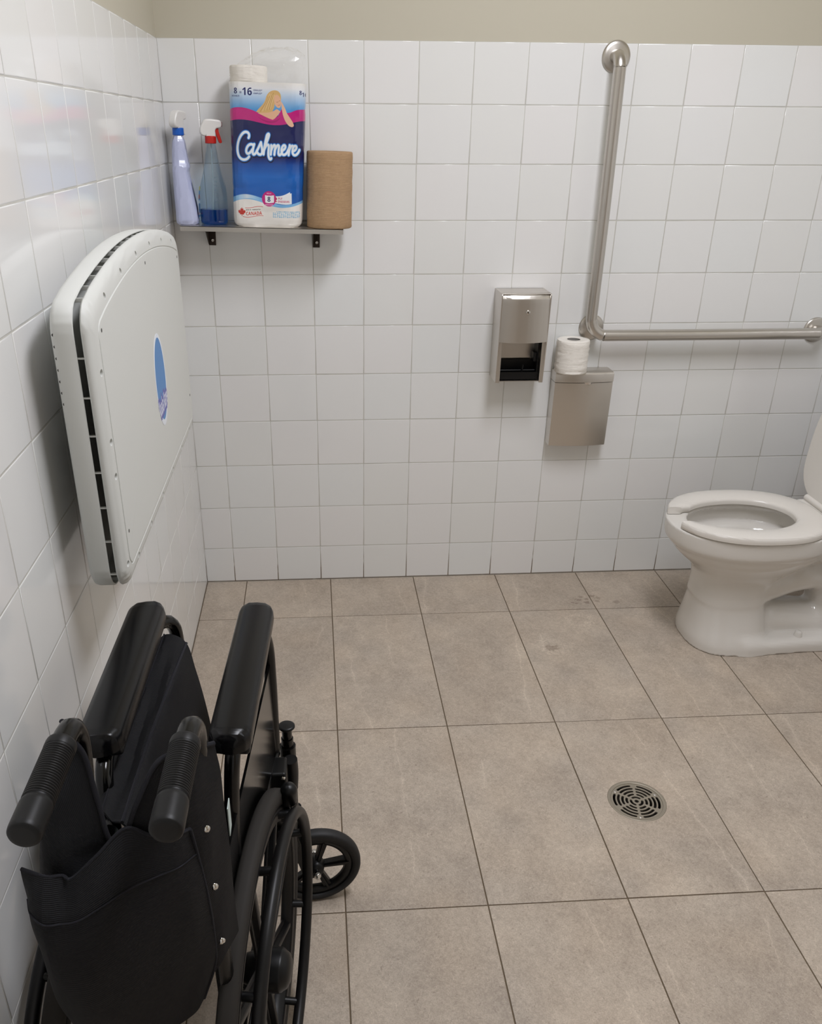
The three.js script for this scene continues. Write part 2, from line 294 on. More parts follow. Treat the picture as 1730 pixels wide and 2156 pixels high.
// ================================================================ CHANGING STATION ON THE LEFT WALL
{
  const ZC = 1.0675, HW = 0.4425, YB = 0.790;
  const st = thing('baby_changing_station', 'closed grey plastic baby changing station with a blue oval sticker on the left wall', 'changing station', V(0, YB, ZC));
  // outline in (along wall, up), arched top, rounded corners; local u = -(z - ZC) so that extrusions point out of the wall
  const outline = (inset, n = 10) => {
    const h = HW - inset, top = 0.453 - inset, peak = 0.497 - inset, bot = inset, r = Math.max(0.045 - inset * .6, 0.012), p = [];
    const arch = u => peak - (peak - top) * (u / h) * (u / h);
    const arc = (cx, cy, a0, a1) => { for (let i = 0; i <= n; i++) { const a = lerp(a0, a1, i / n); p.push([cx + r * Math.cos(a), cy + r * Math.sin(a)]); } };
    arc(h - r, bot + r, -Math.PI / 2, 0); arc(h - r, arch(h - r) - r * 1.06, 0, Math.PI / 2 * .93);
    for (let i = 1; i < 24; i++) { const u = lerp(h - r * .9, -(h - r * .9), i / 24); p.push([u, arch(u)]); }
    arc(-h + r, arch(h - r) - r * 1.06, Math.PI / 2 * 1.07, Math.PI); arc(-h + r, bot + r, Math.PI, Math.PI * 1.5);
    return p;
  };
  // rings of the outline at growing distance from the wall give rounded shells
  const shell = (prof, capA = true, capB = true) => skin(prof.map(([ins, x]) => outline(ins).map(([u, v]) => V(x, v, -u))), capA, capB);
  mesh('wall_mount', shell([[0.19, 0.0005], [0.19, 0.05]]), M.greyPlastic, st);
  mesh('wall_frame', shell([[0.03, 0.0395], [0.008, 0.0405], [0.002, 0.044], [0, 0.050], [0, 0.0725], [0.0010, 0.0738], [0.0018, 0.0740], [0.0026, 0.0734], [0.0030, 0.046], [0.06, 0.0455]]), M.greyPlastic, st);
  const DX = 0.0205, doorMesh = mesh('door', shell([[0.004, 0.0625], [0.0015, 0.063], [0.0004, 0.065], [0.002, 0.070], [0.006, 0.0745], [0.012, 0.0775], [0.020, 0.0793], [0.030, 0.0800], [0.0308, 0.0786], [0.0322, 0.0786], [0.033, 0.0803], [0.034, 0.0804], [0.042, 0.0804]].map(([i, x]) => [i, x + DX])), M.greyPlastic, st);
  // ribs that bridge the gap between frame and door
  const rib = box(0.022, 0.0018, 0.0065, 0, 0, 0, 0.0004, 1);
  for (const s of [-1, 1]) for (let y = 0.035; y < 0.43; y += 0.0575) { const m = mesh('gap_rib', rib, M.greyPlastic, st); m.position.set(0.0735, y, s * (HW - 0.0062)); }
  for (let k = -8; k <= 8; k++) { const u = k * 0.0500; for (const y of [0.497 - 0.044 * (u / HW) ** 2 - 0.0072, 0.0072]) { const m = mesh('gap_rib', rib, M.greyPlastic, st); m.position.set(0.0735, y, u); m.rotation.x = Math.PI / 2; } }
  // recessed screw holes round the door's edge and on its panel
  const spots = []; for (const s of [-1, 1]) for (const y of [0.045, 0.195, 0.250, 0.355]) spots.push([s * (HW - 0.021), y]);
  for (const u of [-0.34, -0.21, -0.07, 0.07, 0.21, 0.34]) { spots.push([u, 0.497 - 0.044 * (u / HW) ** 2 - 0.022]); spots.push([u, 0.02]); }
  const dk = std({ color: 0x4c4b47, roughness: .7 }), cut = new THREE.CylinderGeometry(0.0062, 0.0050, 0.009, 18).rotateZ(-Math.PI / 2), inner = new THREE.CylinderGeometry(0.0030, 0.0030, 0.001, 12).rotateZ(Math.PI / 2);
  const ev = new Evaluator(); ev.useGroups = false; ev.attributes = ['position', 'normal', 'uv'];
  let db = new Brush(doorMesh.geometry); db.updateMatrixWorld();
  const holes = new Brush(mergeGeometries(spots.map(([u, y]) => cut.clone().toNonIndexed().translate(0.0790 + DX, y, u)))); holes.updateMatrixWorld();
  doorMesh.geometry = ev.evaluate(db, holes, SUBTRACTION).geometry;
  for (const [u, y] of spots) { const k = mesh('screw', inner, dk, st); k.position.set(0.0752 + DX, y, u); }
  const small = new THREE.CylinderGeometry(0.003, 0.003, 0.002, 12).rotateZ(Math.PI / 2);
  for (const [u, y] of [[HW - 0.05, 0.41], [HW - 0.05, 0.09], [0, 0.45], [-HW + 0.05, 0.41], [-HW + 0.05, 0.09]]) { const d = mesh('screw', small, dk, st); d.position.set(0.0798 + DX, y, u); }
  const vent = new THREE.CylinderGeometry(0.0022, 0.0022, 0.002, 8).rotateX(Math.PI / 2);
  for (let i = 0; i < 7; i++) { const d = mesh('vent_hole', vent, dk, st); d.position.set(0.0455, 0.315 + i * 0.0165, HW - 0.0026); }
  // sticker: white bordered blue oval with the maker's name
  const stick = canvasTex(512, 768, (c, w, h) => {
    c.fillStyle = '#e9eef6'; c.fillRect(0, 0, w, h);
    c.fillStyle = '#2f7fc4'; c.beginPath(); c.ellipse(w / 2, h / 2 - 8, w * .445, h * .445, 0, 0, 7); c.fill();
    c.save(); c.translate(w / 2, h * .755); c.rotate(-.07); c.font = 'bold 112px sans-serif'; c.textAlign = 'center'; c.textBaseline = 'middle'; c.lineJoin = 'round';
    c.scale(.76, 1.7); c.strokeStyle = '#4a4aa8'; c.lineWidth = 38; c.strokeText('Koala Kare', 0, 0); c.fillStyle = '#eef1fb'; c.fillText('Koala Kare', 0, 0); c.restore();
  });
  const s = new THREE.Shape(); s.absellipse(0, 0, 0.059, 0.091, 0, Math.PI * 2);
  const sg = extrude(s, 0.0004, 0, 1, 40); { const p = sg.attributes.position, u = sg.attributes.uv; for (let i = 0; i < p.count; i++) u.setXY(i, p.getX(i) / 0.118 + .5, p.getY(i) / 0.182 + .5); }
  sg.rotateY(Math.PI / 2);
  const sk = mesh('oval_sticker', sg, phys({ map: stick, roughness: .35 }), st); sk.position.set(0.08045 + DX, 0.224, -0.030); sk.userData.label = 'blue oval sticker with white border and lettering';
}

// ================================================================ GRAB BAR
{
  const g = thing('grab_bar', 'L-shaped brushed steel grab bar with three round flanges above the toilet', 'grab bar', V(1.276, 0.878, 0));
  const x0 = 0, y0 = 0.001, z = 0.057, r = 0.0175, X1 = 0.77, Y1 = 0.767, L = [];
  const bend = (cx, cy, cz, ax, ay, R, n = 8) => { for (let i = 0; i <= n; i++) { const a = i / n * Math.PI / 2; L.push(V(cx, cy, cz).addScaledVector(ax, R * Math.cos(a)).addScaledVector(ay, R * Math.sin(a))); } };
  // top end in the wall, out, down, round the corner, along, back into the wall
  L.push(V(x0 - .004, Y1, 0.004)); L.push(V(x0 - .004, Y1, 0.02)); bend(x0 - .004, Y1 - 0.037, 0.02, V(0, 1, 0), V(0, 0, 1), 0.037);
  L.push(V(x0 - .002, Y1 - .2, z)); L.push(V(x0, 0.35, z)); L.push(V(x0, .12, z));
  bend(x0 + 0.055, y0 + 0.055, z, V(-1, 0, 0), V(0, -1, 0), 0.055);
  L.push(V(.2, y0, z)); L.push(V(.5, y0, z)); bend(X1 - .037, y0, 0.02, V(0, 0, 1), V(1, 0, 0), 0.037); L.push(V(X1, y0, 0.004));
  mesh('bar', tube(L, r, 260, 20, false, 'catmullrom'), M.steel, g);
  mesh('corner_post', rod([0.022, 0.015, 0.004], [0.016, 0.017, 0.045], r, 20), M.steel, g);
  const fl = lathe([[0.0, 0.0105], [0.0175, 0.0105], [0.019, 0.0095], [0.030, 0.0085], [0.037, 0.0065], [0.0405, 0.0030], [0.0405, 0]], 48).rotateX(Math.PI / 2);
  for (const [x, y] of [[-0.001, Y1], [0.020, 0.016], [X1, y0]]) { const f = mesh('wall_flange', fl, M.steel, g); f.position.set(x, y, 0.0004); }
}

// ================================================================ TOILET PAPER DISPENSER
{
  const X = 0.976, W = 0.152, Y0 = 0.742, Y1 = 1.017, D = 0.118, d = thing('toilet_paper_dispenser', 'empty brushed steel toilet paper dispenser with keyhole lock on the back wall', 'dispenser', V(X + W / 2, Y0, 0));
  const H = Y1 - Y0, hw = W / 2, t = 0.0022, S = M.steelPanel;
  mesh('back_plate', box(W, H, 0.003, 0, H / 2, 0.0022), S, d);
  for (const s of [-1, 1]) { const sh = new THREE.Shape(); sh.moveTo(0.001, 0.002); sh.lineTo(D - .022, 0); sh.lineTo(D - .012, 0.13); sh.lineTo(D - 0.008, H - 0.008); sh.quadraticCurveTo(D - .008, H, D - .016, H); sh.lineTo(0.001, H); sh.closePath();
    const g = extrude(sh, t, 0.0006, 1); g.rotateY(-Math.PI / 2); g.translate(s > 0 ? hw : -hw + t, 0, 0); mesh('side_panel', g, S, d); }
  mesh('top_panel', box(W, t, D - 0.012, 0, H - t / 2, (D - 0.012) / 2, 0.0008), S, d);
  // door: bowed sheet rolled over at the top, its lower edge a slight curve
  const dr = []; const ny = 14, nx = 16;
  for (let i = 0; i <= ny; i++) { const row = []; const v = i / ny; for (let j = 0; j <= nx; j += 2) { const u = j / nx * 2 - 1, bow = 0.010 * (1 - u * u); const y = lerp(H + 0.0005, 0.130 - 0.002 * (1 - u * u), smooth(0, 1, v) * .2 + v * .8), roll = Math.max(0, (y - (H - 0.014)) / 0.014); row.push([u * (hw + 0.0006), y - 0.003 * roll * 0, D - 0.012 + bow - 0.014 * roll * roll]); } dr.push(row); }
  mesh('door', patch(dr, 24, 28, 0.0016), S, d);
  const lk = sub('lock', d); lk.position.set(0.006, 0.222, D - 0.0006);
  mesh('lock_barrel', lathe([[0, 0.003], [0.0042, 0.003], [0.0062, 0.0022], [0.0068, 0], [0, -0.002]], 24).rotateX(Math.PI / 2), M.chrome, lk);
  mesh('keyhole', box(0.0018, 0.006, 0.001, 0, 0, 0.0029), M.darkIn, lk);
  for (const s of [-1, 1]) mesh('front_leg', box(0.013, 0.128, 0.0022, s * (hw - 0.0065), 0.064, D - 0.020, 0.0008), S, d);
  mesh('bottom_lip', box(W - .004, 0.002, D - 0.026, 0, 0.004, (D - 0.02) / 2), S, d);
  mesh('spindle_plate', box(W - .03, 0.060, 0.0016, -0.004, 0.094, 0.0325), M.steel, d);
  mesh('roll_tray', merge(box(W - .03, 0.004, 0.074, 0, 0.010, 0.050), box(W - .03, 0.022, 0.003, 0, 0.020, 0.086), box(W - .03, 0.05, 0.003, 0, 0.034, 0.032)), M.blackPlastic, d);
  mesh('spindle_arm', merge(box(0.004, 0.112, 0.05, hw - 0.018, 0.066, 0.058, .001), box(0.012, 0.03, 0.03, hw - 0.024, 0.075, 0.06, .003)), M.blackPlastic, d);
  mesh('roller_arm', merge(rod([-0.06, 0.03, 0.06], [0.06, 0.03, 0.06], 0.004), rod([0.012, 0.02, 0.07], [0.016, 0.05, 0.07], 0.003)), M.blackPlastic, d);
}

// ================================================================ SANITARY BIN AND THE ROLL ON IT
const BIN = { x0: 1.182, x1: 1.373, y0: 0.513, y1: 0.764, d: 0.070 };
{
  const W = BIN.x1 - BIN.x0, H = BIN.y1 - BIN.y0, hw = W / 2, b = thing('sanitary_bin', 'brushed steel sanitary disposal bin with curved front and lidded top on the back wall', 'bin', V((BIN.x0 + BIN.x1) / 2, BIN.y0, 0));
  const sect = (y, dep, bow, inset = 0) => { const p = []; p.push(V(-hw + inset, y, 0.0006)); for (let j = 0; j <= 20; j++) { const u = j / 20 * 2 - 1; p.push(V(u * (hw - inset), y, dep + bow * (1 - u * u))); } p.push(V(hw - inset, y, 0.0006)); for (let j = 1; j < 8; j++) p.push(V(lerp(hw - inset, -hw + inset, j / 8), y, 0.0006)); return p.reverse(); };
  const lidY = H - 0.034;
  mesh('body', skin([sect(0, 0.049, 0.010), sect(0.006, 0.051, 0.010), sect(lidY - .002, 0.0545, 0.010)]), M.steelPanel, b);
  const lid = sub('lid', b);
  mesh('lid_cover', skin([sect(lidY, 0.0555, 0.0105, -0.0008), sect(H - 0.008, 0.0560, 0.0105, -0.0008), sect(H - 0.0035, 0.0545, 0.0105, 0.0005), sect(H - 0.001, 0.051, 0.010, 0.003), sect(H, 0.046, 0.0095, 0.006)]), M.steelPanel, lid);
  mesh('finger_tab', skin([0, 1, 2, 3, 4].map(i => { const s = Math.cos(i / 4 * Math.PI / 2), p = []; for (let j = 0; j < 20; j++) { const a = j / 20 * Math.PI * 2; p.push(V(0.012 + Math.cos(a) * 0.0135 * (s * .98 + .02), lidY + Math.min(0, Math.sin(a)) * 0.0095 * (s * .98 + .02) + 0.001, 0.0640 + 0.004 * Math.sin(i / 4 * Math.PI / 2))); } return p; })), M.steelBright, lid);
}
function rollGeo(R, H, core, wob = 0.0006) {
  const rings = []; const n = 48, prof = [[core, -.002], [core + .001, 0], [R - .004, 0], [R - .001, .0015]]; const m = 16;
  for (let i = 0; i <= m; i++) prof.push([R, lerp(.004, H - .004, i / m), 1]); prof.push([R - .001, H - .0015], [R - .004, H], [core + .001, H], [core, H - .001], [core, 0.004]);
  prof.forEach((q, k) => { const ring = []; for (let j = 0; j < n; j++) { const a = j / n * Math.PI * 2, r = q[0] + (q[2] ? wob * (Math.sin(k * 2.1) + .5 * Math.sin(a * 3 + k * 1.7)) : 0); ring.push(V(Math.cos(a) * r, q[1], -Math.sin(a) * r)); } rings.push(ring); });
  return skin(rings, false, false);
}
const paperBump = dataTex(128, 128, (x, y) => grey(128 + 70 * (n2(x / 5, y / 1.6, 25, 80) - .5) + 80 * (n1(x / 30, y / 4) - .5)), false); paperBump.repeat.set(8, 8);
M.paper.bumpMap = paperBump; M.paper.bumpScale = 0.0012;
const cardboard = std({ color: 0x8b8883, roughness: 0.9 });
{
  const r = thing('toilet_roll', 'white toilet paper roll standing on top of the steel sanitary bin', 'toilet roll', V(1.2275, BIN.y1 + 0.0002, 0.0535));
  mesh('paper', rollGeo(0.0515, 0.104, 0.0205, 0.0009), M.paper, r);
  mesh('core', skin([0.0205, 0.0195].map(R => [0.0, 0.1035].map(y => Array.from({ length: 28 }, (_, j) => V(Math.cos(j / 28 * 6.2832) * R, y, -Math.sin(j / 28 * 6.2832) * R)))).flat().filter((_, i) => [0, 1, 3, 2].includes(i)), false, false), cardboard, r);
  mesh('core_plug', new THREE.CylinderGeometry(0.0195, 0.0195, 0.090, 24).translate(0, 0.0485, 0), cardboard, r);
}

// ================================================================ SHELF WITH BOTTLES, PACK AND TOWEL ROLL
const SL = -0.0235;                               // the shelf leans down to the right
const shelfY = x => 1.2135 + SL * (x - 0.037);
const lean = Math.atan(SL);
{
  const s = thing('wall_shelf', 'narrow stainless steel wall shelf on two dark brackets holding cleaning supplies', 'shelf', V(0.267, shelfY(0.267), 0)); s.rotation.z = lean;
  const L = 0.461, D = 0.132, g = merge(box(L, 0.0016, D, 0, -0.0008, D / 2), box(L, 0.0135, 0.0016, 0, -0.0068, D - 0.0008), box(L - .004, 0.0015, 0.012, 0, -0.0128, D - 0.007), box(L, 0.02, 0.0016, 0, -0.0105, 0.0012));
  mesh('shelf_plate', g, M.steelPanel, s);
  for (const x of [0.111 - 0.267, 0.421 - 0.267]) {
    const b = sub('bracket', s); b.position.set(x, 0, 0);
    const tri = new THREE.Shape(); tri.moveTo(0.002, -0.0145); tri.lineTo(0.09, -0.0145); tri.lineTo(0.012, -0.062); tri.lineTo(0.002, -0.062); tri.closePath();
    mesh('bracket_plate', merge(box(0.021, 0.051, 0.003, 0, -0.040, 0.0025, 0.0006, 1), box(0.021, 0.003, 0.10, 0, -0.0158, 0.052), extrude(tri, 0.002).rotateY(-Math.PI / 2).translate(-0.0085, 0, 0)), M.rust, b);
    mesh('bracket_screw', lathe([[0, .0022], [.002, .0022], [.0026, .0035], [.0042, .0028], [.0048, 0]], 18).rotateX(Math.PI / 2).translate(0.001, -0.051, 0.004), M.chrome, b);
  }
}
// loft from stations: [y, centre x, half width x, half depth z, squareness]
function bottleRings(st, n = 40, lx = 0) {
  return st.map(([y, cx, a, b, e = 2.3]) => Array.from({ length: n }, (_, j) => { const t = -j / n * Math.PI * 2, c = Math.cos(t), s = Math.sin(t); return V(cx + Math.sign(c) * a * Math.abs(c) ** (2 / e), y, Math.sign(s) * b * Math.abs(s) ** (2 / e)); }));
}
function spline(st, n) { const out = []; const c = k => new THREE.CatmullRomCurve3(st.map(s => V(s[0], s[k] ?? 2.3, 0)), false, 'centripetal'); const cs = [1, 2, 3, 4].map(c); for (let i = 0; i <= n; i++) { const t = i / n; out.push([cs[0].getPoint(t).x, ...cs.map(q => q.getPoint(t).y)]); } return out; }
function triggerHead(parent, collarMat, trigMat, nozzleMat, whiteMat, turn, lean2 = 0) {
  const h = sub('trigger_sprayer', parent); h.rotation.y = turn;
  mesh('collar', lathe([[0.0125, 0], [0.0150, 0.0005], [0.0155, 0.002], [0.0155, 0.017], [0.0145, 0.019], [0.008, 0.0195]], 32), collarMat, h);
  const o = smoothOutline([[-0.024, 0.026], [-0.025, 0.034], [-0.016, 0.052], [-0.010, 0.0565], [0.012, 0.0565], [0.026, 0.054], [0.0275, 0.049], [0.026, 0.044], [0.014, 0.041], [0.009, 0.033], [0.009, 0.020], [-0.009, 0.020], [-0.010, 0.024], [-0.018, 0.0225]], 5);
  mesh('head', extrude(poly(o), 0.014, 0.004, 3).translate(0, 0, -0.007), whiteMat, h);
  mesh('nozzle', box(0.006, 0.012, 0.012, 0.030, 0.0485, 0, 0.002), nozzleMat, h);
  const tr = smoothOutline([[0.012, 0.042], [0.020, 0.042], [0.022, 0.030], [0.027, 0.014], [0.0295, 0.004], [0.025, 0.003], [0.020, 0.014], [0.015, 0.028]], 5);
  mesh('trigger', extrude(poly(tr), 0.008, 0.0012, 2).translate(0, 0, -0.004), trigMat, h);
  return h;
}
const whitePlastic = phys({ color: 0xe9e7e2, roughness: 0.3 });
{
  const b = thing('spray_bottle', 'pale lavender plastic spray bottle with blue collar and white trigger in the corner', 'spray bottle', V(0.0505, shelfY(0.0505), 0.071), 'spray bottles on the shelf'); b.rotation.z = lean;
  const body = spline([[0, 0.002, 0.027, 0.038, 3.2], [0.004, 0.002, 0.031, 0.042, 3.2], [0.03, 0.0015, 0.0315, 0.043, 3], [0.075, -0.003, 0.0285, 0.040, 2.8], [0.115, -0.007, 0.025, 0.036, 2.6], [0.140, -0.009, 0.0235, 0.033, 2.5], [0.150, -0.0075, 0.0245, 0.031, 2.4], [0.165, -0.0085, 0.023, 0.026, 2.2], [0.19, -0.010, 0.0205, 0.022, 2.1], [0.215, -0.010, 0.0175, 0.018, 2], [0.226, -0.010, 0.0135, 0.0135, 2], [0.232, -0.010, 0.0125, 0.0125, 2]], 44);
  mesh('bottle_body', skin(bottleRings(body)), phys({ color: 0xc3c9e6, roughness: 0.22, transmission: 0.0, clearcoat: .3, clearcoatRoughness: .1 }), b);
  const lab = canvasTex(128, 256, (c, w, h) => { c.fillStyle = '#c9d2ea'; c.fillRect(0, 0, w, h); c.fillStyle = '#26406e'; for (let i = 0; i < 26; i++) c.fillRect(8, 8 + i * 8, 40 + (i * 37 % 60), 3); c.fillStyle = '#c2452f'; c.fillRect(8, 226, 60, 12); c.fillStyle = '#3f7fc0'; c.fillRect(0, 240, w, 16); });
  const lg = patch([[[0.0265, 0.118, 0.020], [0.0215, 0.118, -0.012]], [[0.0335, 0.07, 0.024], [0.0283, 0.07, -0.014]], [[0.0375, 0.02, 0.026], [0.0355, 0.02, -0.014]]].map(r => r), 6, 12, 0.0006);
  const u = lg.attributes.uv; { let mx = 0, my = 0; for (let i = 0; i < u.count; i++) { mx = Math.max(mx, u.getX(i)); my = Math.max(my, u.getY(i)); } for (let i = 0; i < u.count; i++) u.setXY(i, u.getX(i) / mx, 1 - u.getY(i) / my); }
  mesh('side_label', lg, phys({ map: lab, roughness: .35 }), b);
  const h = triggerHead(b, phys({ color: 0x1560c4, roughness: .35 }), whitePlastic, whitePlastic, whitePlastic, 1.15); h.position.set(-0.010, 0.228, 0);
}
{
  const b = thing('spray_bottle', 'clear spray bottle with blue liquid, red collar and red trigger beside the tissue pack', 'spray bottle', V(0.1275, shelfY(0.1275), 0.066), 'spray bottles on the shelf'); b.rotation.z = lean;
  const prof = spline([[0, 0, 0.034, 0.026, 2.6], [0.004, 0, 0.0385, 0.030, 2.6], [0.02, 0, 0.0398, 0.0315, 2.5], [0.06, 0, 0.0398, 0.0315, 2.4], [0.085, 0, 0.0385, 0.031, 2.3], [0.105, 0, 0.0355, 0.029, 2.2], [0.135, 0, 0.0265, 0.025, 2.1], [0.165, 0, 0.0205, 0.0205, 2], [0.19, 0, 0.0165, 0.0165, 2], [0.205, 0, 0.0135, 0.0135, 2], [0.214, 0, 0.0130, 0.0130, 2]], 40);
  mesh('bottle_body', skin(bottleRings(prof)), phys({ color: 0xe8f1f6, roughness: 0.03, transmission: 1, thickness: 0, ior: 1.5 }), b);
  const liq = prof.filter(p => p[0] <= 0.040).map(([y, cx, a, d, e]) => [y + 0.0014, cx, a - 0.0014, d - 0.0014, e]);
  mesh('blue_liquid', skin(bottleRings(liq)), phys({ color: 0xffffff, roughness: 0.02, transmission: 1, thickness: 0.06, ior: 1.33, attenuationColor: new THREE.Color(0x4fb0e4), attenuationDistance: 0.026 }), b);
  mesh('dip_tube', tube([[0, 0.214, 0], [0.001, 0.12, 0.002], [-0.004, 0.012, 0.006]], 0.0018, 24, 8), phys({ color: 0xdfe8ea, roughness: .3, transmission: .6, thickness: 0 }), b);
  for (let i = 0; i < 7; i++) { const k = mesh('grip_bump', new THREE.SphereGeometry(0.0042, 12, 8).scale(1, .55, .5), phys({ color: 0xf2f8fa, roughness: .06, transmission: 1, thickness: 0 }), b); k.position.set(0.011, 0.062 + i * 0.0105, 0.0305 - Math.max(0, i - 3) * 0.0016); }
  const lab = canvasTex(128, 256, (c, w, h) => { c.fillStyle = '#3f93cf'; c.fillRect(0, 0, w, h); c.fillStyle = '#e3d63a'; c.fillRect(0, 0, w, 46); c.fillStyle = '#c23c3a'; c.fillRect(0, 92, w * .7, 44); c.fillStyle = '#e9f1f7'; c.fillRect(0, 150, w, 26); c.fillStyle = '#1d3e86'; for (let i = 0; i < 9; i++) c.fillRect(0, 184 + i * 8, w * (.5 + .4 * ((i * 7 % 5) / 5)), 4); });
  const lg = patch([[[-0.0365, 0.10, 0.013], [-0.0372, 0.10, -0.010]], [[-0.0404, 0.07, 0.013], [-0.0406, 0.07, -0.010]], [[-0.0406, 0.03, 0.013], [-0.0408, 0.03, -0.010]]], 5, 12, 0.0006); const u = lg.attributes.uv; { let mx = 0, my = 0; for (let i = 0; i < u.count; i++) { mx = Math.max(mx, u.getX(i)); my = Math.max(my, u.getY(i)); } for (let i = 0; i < u.count; i++) u.setXY(i, u.getX(i) / mx, 1 - u.getY(i) / my); }
  mesh('side_label', lg, phys({ map: lab, roughness: .35 }), b);
  const red = phys({ color: 0xc4261d, roughness: .35 }), h = triggerHead(b, red, red, phys({ color: 0x7e1a18, roughness: .4 }), whitePlastic, 0.25); h.position.set(0, 0.210, 0);
}
// ---- pack of toilet rolls, printed film
const packArt = canvasTex(768, 1500, (c, W, H) => {
  const X = x => x / 512 * W, Y = y => y / 1000 * H;      // drawn on a 512 x 1000 sheet
  c.scale(W / 512, H / 1000);
  let g = c.createLinearGradient(0, 95, 0, 270); g.addColorStop(0, '#efece6'); g.addColorStop(.2, '#e9eaec'); g.addColorStop(.6, '#a3c3e4'); g.addColorStop(1, '#3f8fd2'); c.fillStyle = g; c.fillRect(0, 0, 512, 300);
  // blue field below
  g = c.createLinearGradient(0, 330, 0, 800); g.addColorStop(0, '#0a1550'); g.addColorStop(.46, '#0a1a5c'); g.addColorStop(.56, '#0a4a9c'); g.addColorStop(.72, '#1466bd'); g.addColorStop(1, '#0f5ab0'); c.fillStyle = g; c.fillRect(0, 290, 512, 600);
  // white lower part where the rolls show
  c.fillStyle = '#f1ede6'; c.beginPath(); c.moveTo(0, 845); c.bezierCurveTo(90, 790, 170, 820, 260, 850); c.bezierCurveTo(350, 880, 420, 860, 512, 830); c.lineTo(512, 1000); c.lineTo(0, 1000); c.fill();
  c.fillStyle = '#7fb9e6'; c.beginPath(); c.moveTo(0, 812); c.bezierCurveTo(80, 770, 160, 785, 260, 825); c.bezierCurveTo(360, 868, 430, 850, 512, 815); c.lineTo(512, 832); c.bezierCurveTo(430, 868, 350, 882, 260, 852); c.bezierCurveTo(170, 820, 90, 792, 0, 847); c.fill();
  g = c.createLinearGradient(20, 0, 200, 0); g.addColorStop(0, 'rgba(235,240,245,0)'); g.addColorStop(.5, 'rgba(235,240,245,.85)'); g.addColorStop(1, 'rgba(235,240,245,0)'); c.fillStyle = g; c.beginPath(); c.moveTo(20, 800); c.bezierCurveTo(90, 772, 160, 785, 220, 812); c.lineTo(200, 828); c.bezierCurveTo(150, 805, 90, 805, 20, 830); c.fill();
  // magenta ribbon
  c.fillStyle = '#c3197b'; c.beginPath(); c.moveTo(0, 258); c.bezierCurveTo(60, 235, 130, 250, 190, 275); c.bezierCurveTo(240, 300, 290, 330, 330, 290); c.lineTo(352, 250); c.bezierCurveTo(370, 280, 400, 275, 430, 262); c.bezierCurveTo(460, 248, 490, 250, 512, 248); c.lineTo(512, 318); c.bezierCurveTo(440, 318, 400, 350, 300, 348); c.bezierCurveTo(200, 346, 110, 300, 0, 330); c.fill();
  c.fillStyle = '#a8136a'; c.beginPath(); c.moveTo(190, 300); c.bezierCurveTo(250, 330, 300, 338, 345, 300); c.bezierCurveTo(320, 345, 250, 350, 190, 300); c.fill();
  // resting figure: hair, face, shoulder, arm, as simple flat shapes
  c.fillStyle = '#d9b172'; c.beginPath(); c.moveTo(180, 272); c.bezierCurveTo(210, 235, 235, 225, 245, 190); c.bezierCurveTo(255, 150, 290, 135, 320, 142); c.bezierCurveTo(350, 150, 352, 185, 345, 205); c.bezierCurveTo(330, 180, 310, 190, 305, 225); c.bezierCurveTo(300, 262, 280, 285, 250, 285); c.fill();
  c.fillStyle = '#e7b592'; c.beginPath(); c.ellipse(325, 205, 23, 40, -.25, 0, 7); c.fill();
  c.beginPath(); c.moveTo(190, 278); c.bezierCurveTo(230, 270, 270, 285, 320, 250); c.lineTo(345, 265); c.bezierCurveTo(320, 300, 300, 315, 290, 316); c.bezierCurveTo(250, 305, 220, 290, 190, 278); c.fill();
  c.fillStyle = '#e9bb9b'; c.beginPath(); c.moveTo(350, 205); c.bezierCurveTo(365, 225, 380, 250, 385, 268); c.bezierCurveTo(400, 295, 430, 320, 436, 345); c.bezierCurveTo(436, 360, 415, 360, 400, 348); c.bezierCurveTo(372, 325, 352, 280, 350, 205); c.fill();
  c.strokeStyle = '#b98a4c'; c.lineWidth = 3; for (let i = 0; i < 5; i++) { c.beginPath(); c.moveTo(205 + i * 16, 272 - i * 4); c.bezierCurveTo(225 + i * 12, 240, 245 + i * 9, 225 - i * 4, 262 + i * 9, 180 - i * 6); c.stroke(); }
  c.strokeStyle = '#9a6a48'; c.lineWidth = 2; c.beginPath(); c.arc(322, 203, 8, .3, 2.4); c.stroke(); c.beginPath(); c.arc(338, 198, 5, .3, 2.4); c.stroke(); c.strokeStyle = '#b3494f'; c.beginPath(); c.arc(332, 222, 7, .2, 2.2); c.stroke();
  c.strokeStyle = '#ecd09a'; c.lineWidth = 3; for (let i = 0; i < 4; i++) { c.beginPath(); c.moveTo(222 + i * 18, 268 - i * 6); c.bezierCurveTo(236 + i * 14, 236, 256 + i * 10, 210, 272 + i * 11, 160 + i * 2); c.stroke(); }
  // top line of print
  c.fillStyle = '#16205e'; c.textAlign = 'center'; c.textBaseline = 'middle'; c.font = 'bold 46px sans-serif'; c.fillText('8', 42, 150); c.font = 'bold 30px sans-serif'; c.fillText('=', 76, 158); c.font = 'bold 62px sans-serif'; c.fillText('16', 120, 152);
  c.font = 'bold 12px sans-serif'; c.fillText('DOUBLES', 42, 180); c.textAlign = 'left'; c.font = 'bold 13px sans-serif'; c.fillText('SINGLES*', 162, 144); c.fillText('SIMPLES*', 162, 162); c.font = 'bold 34px sans-serif'; c.fillText('8', 470, 150); c.fillText('16', 488, 160);
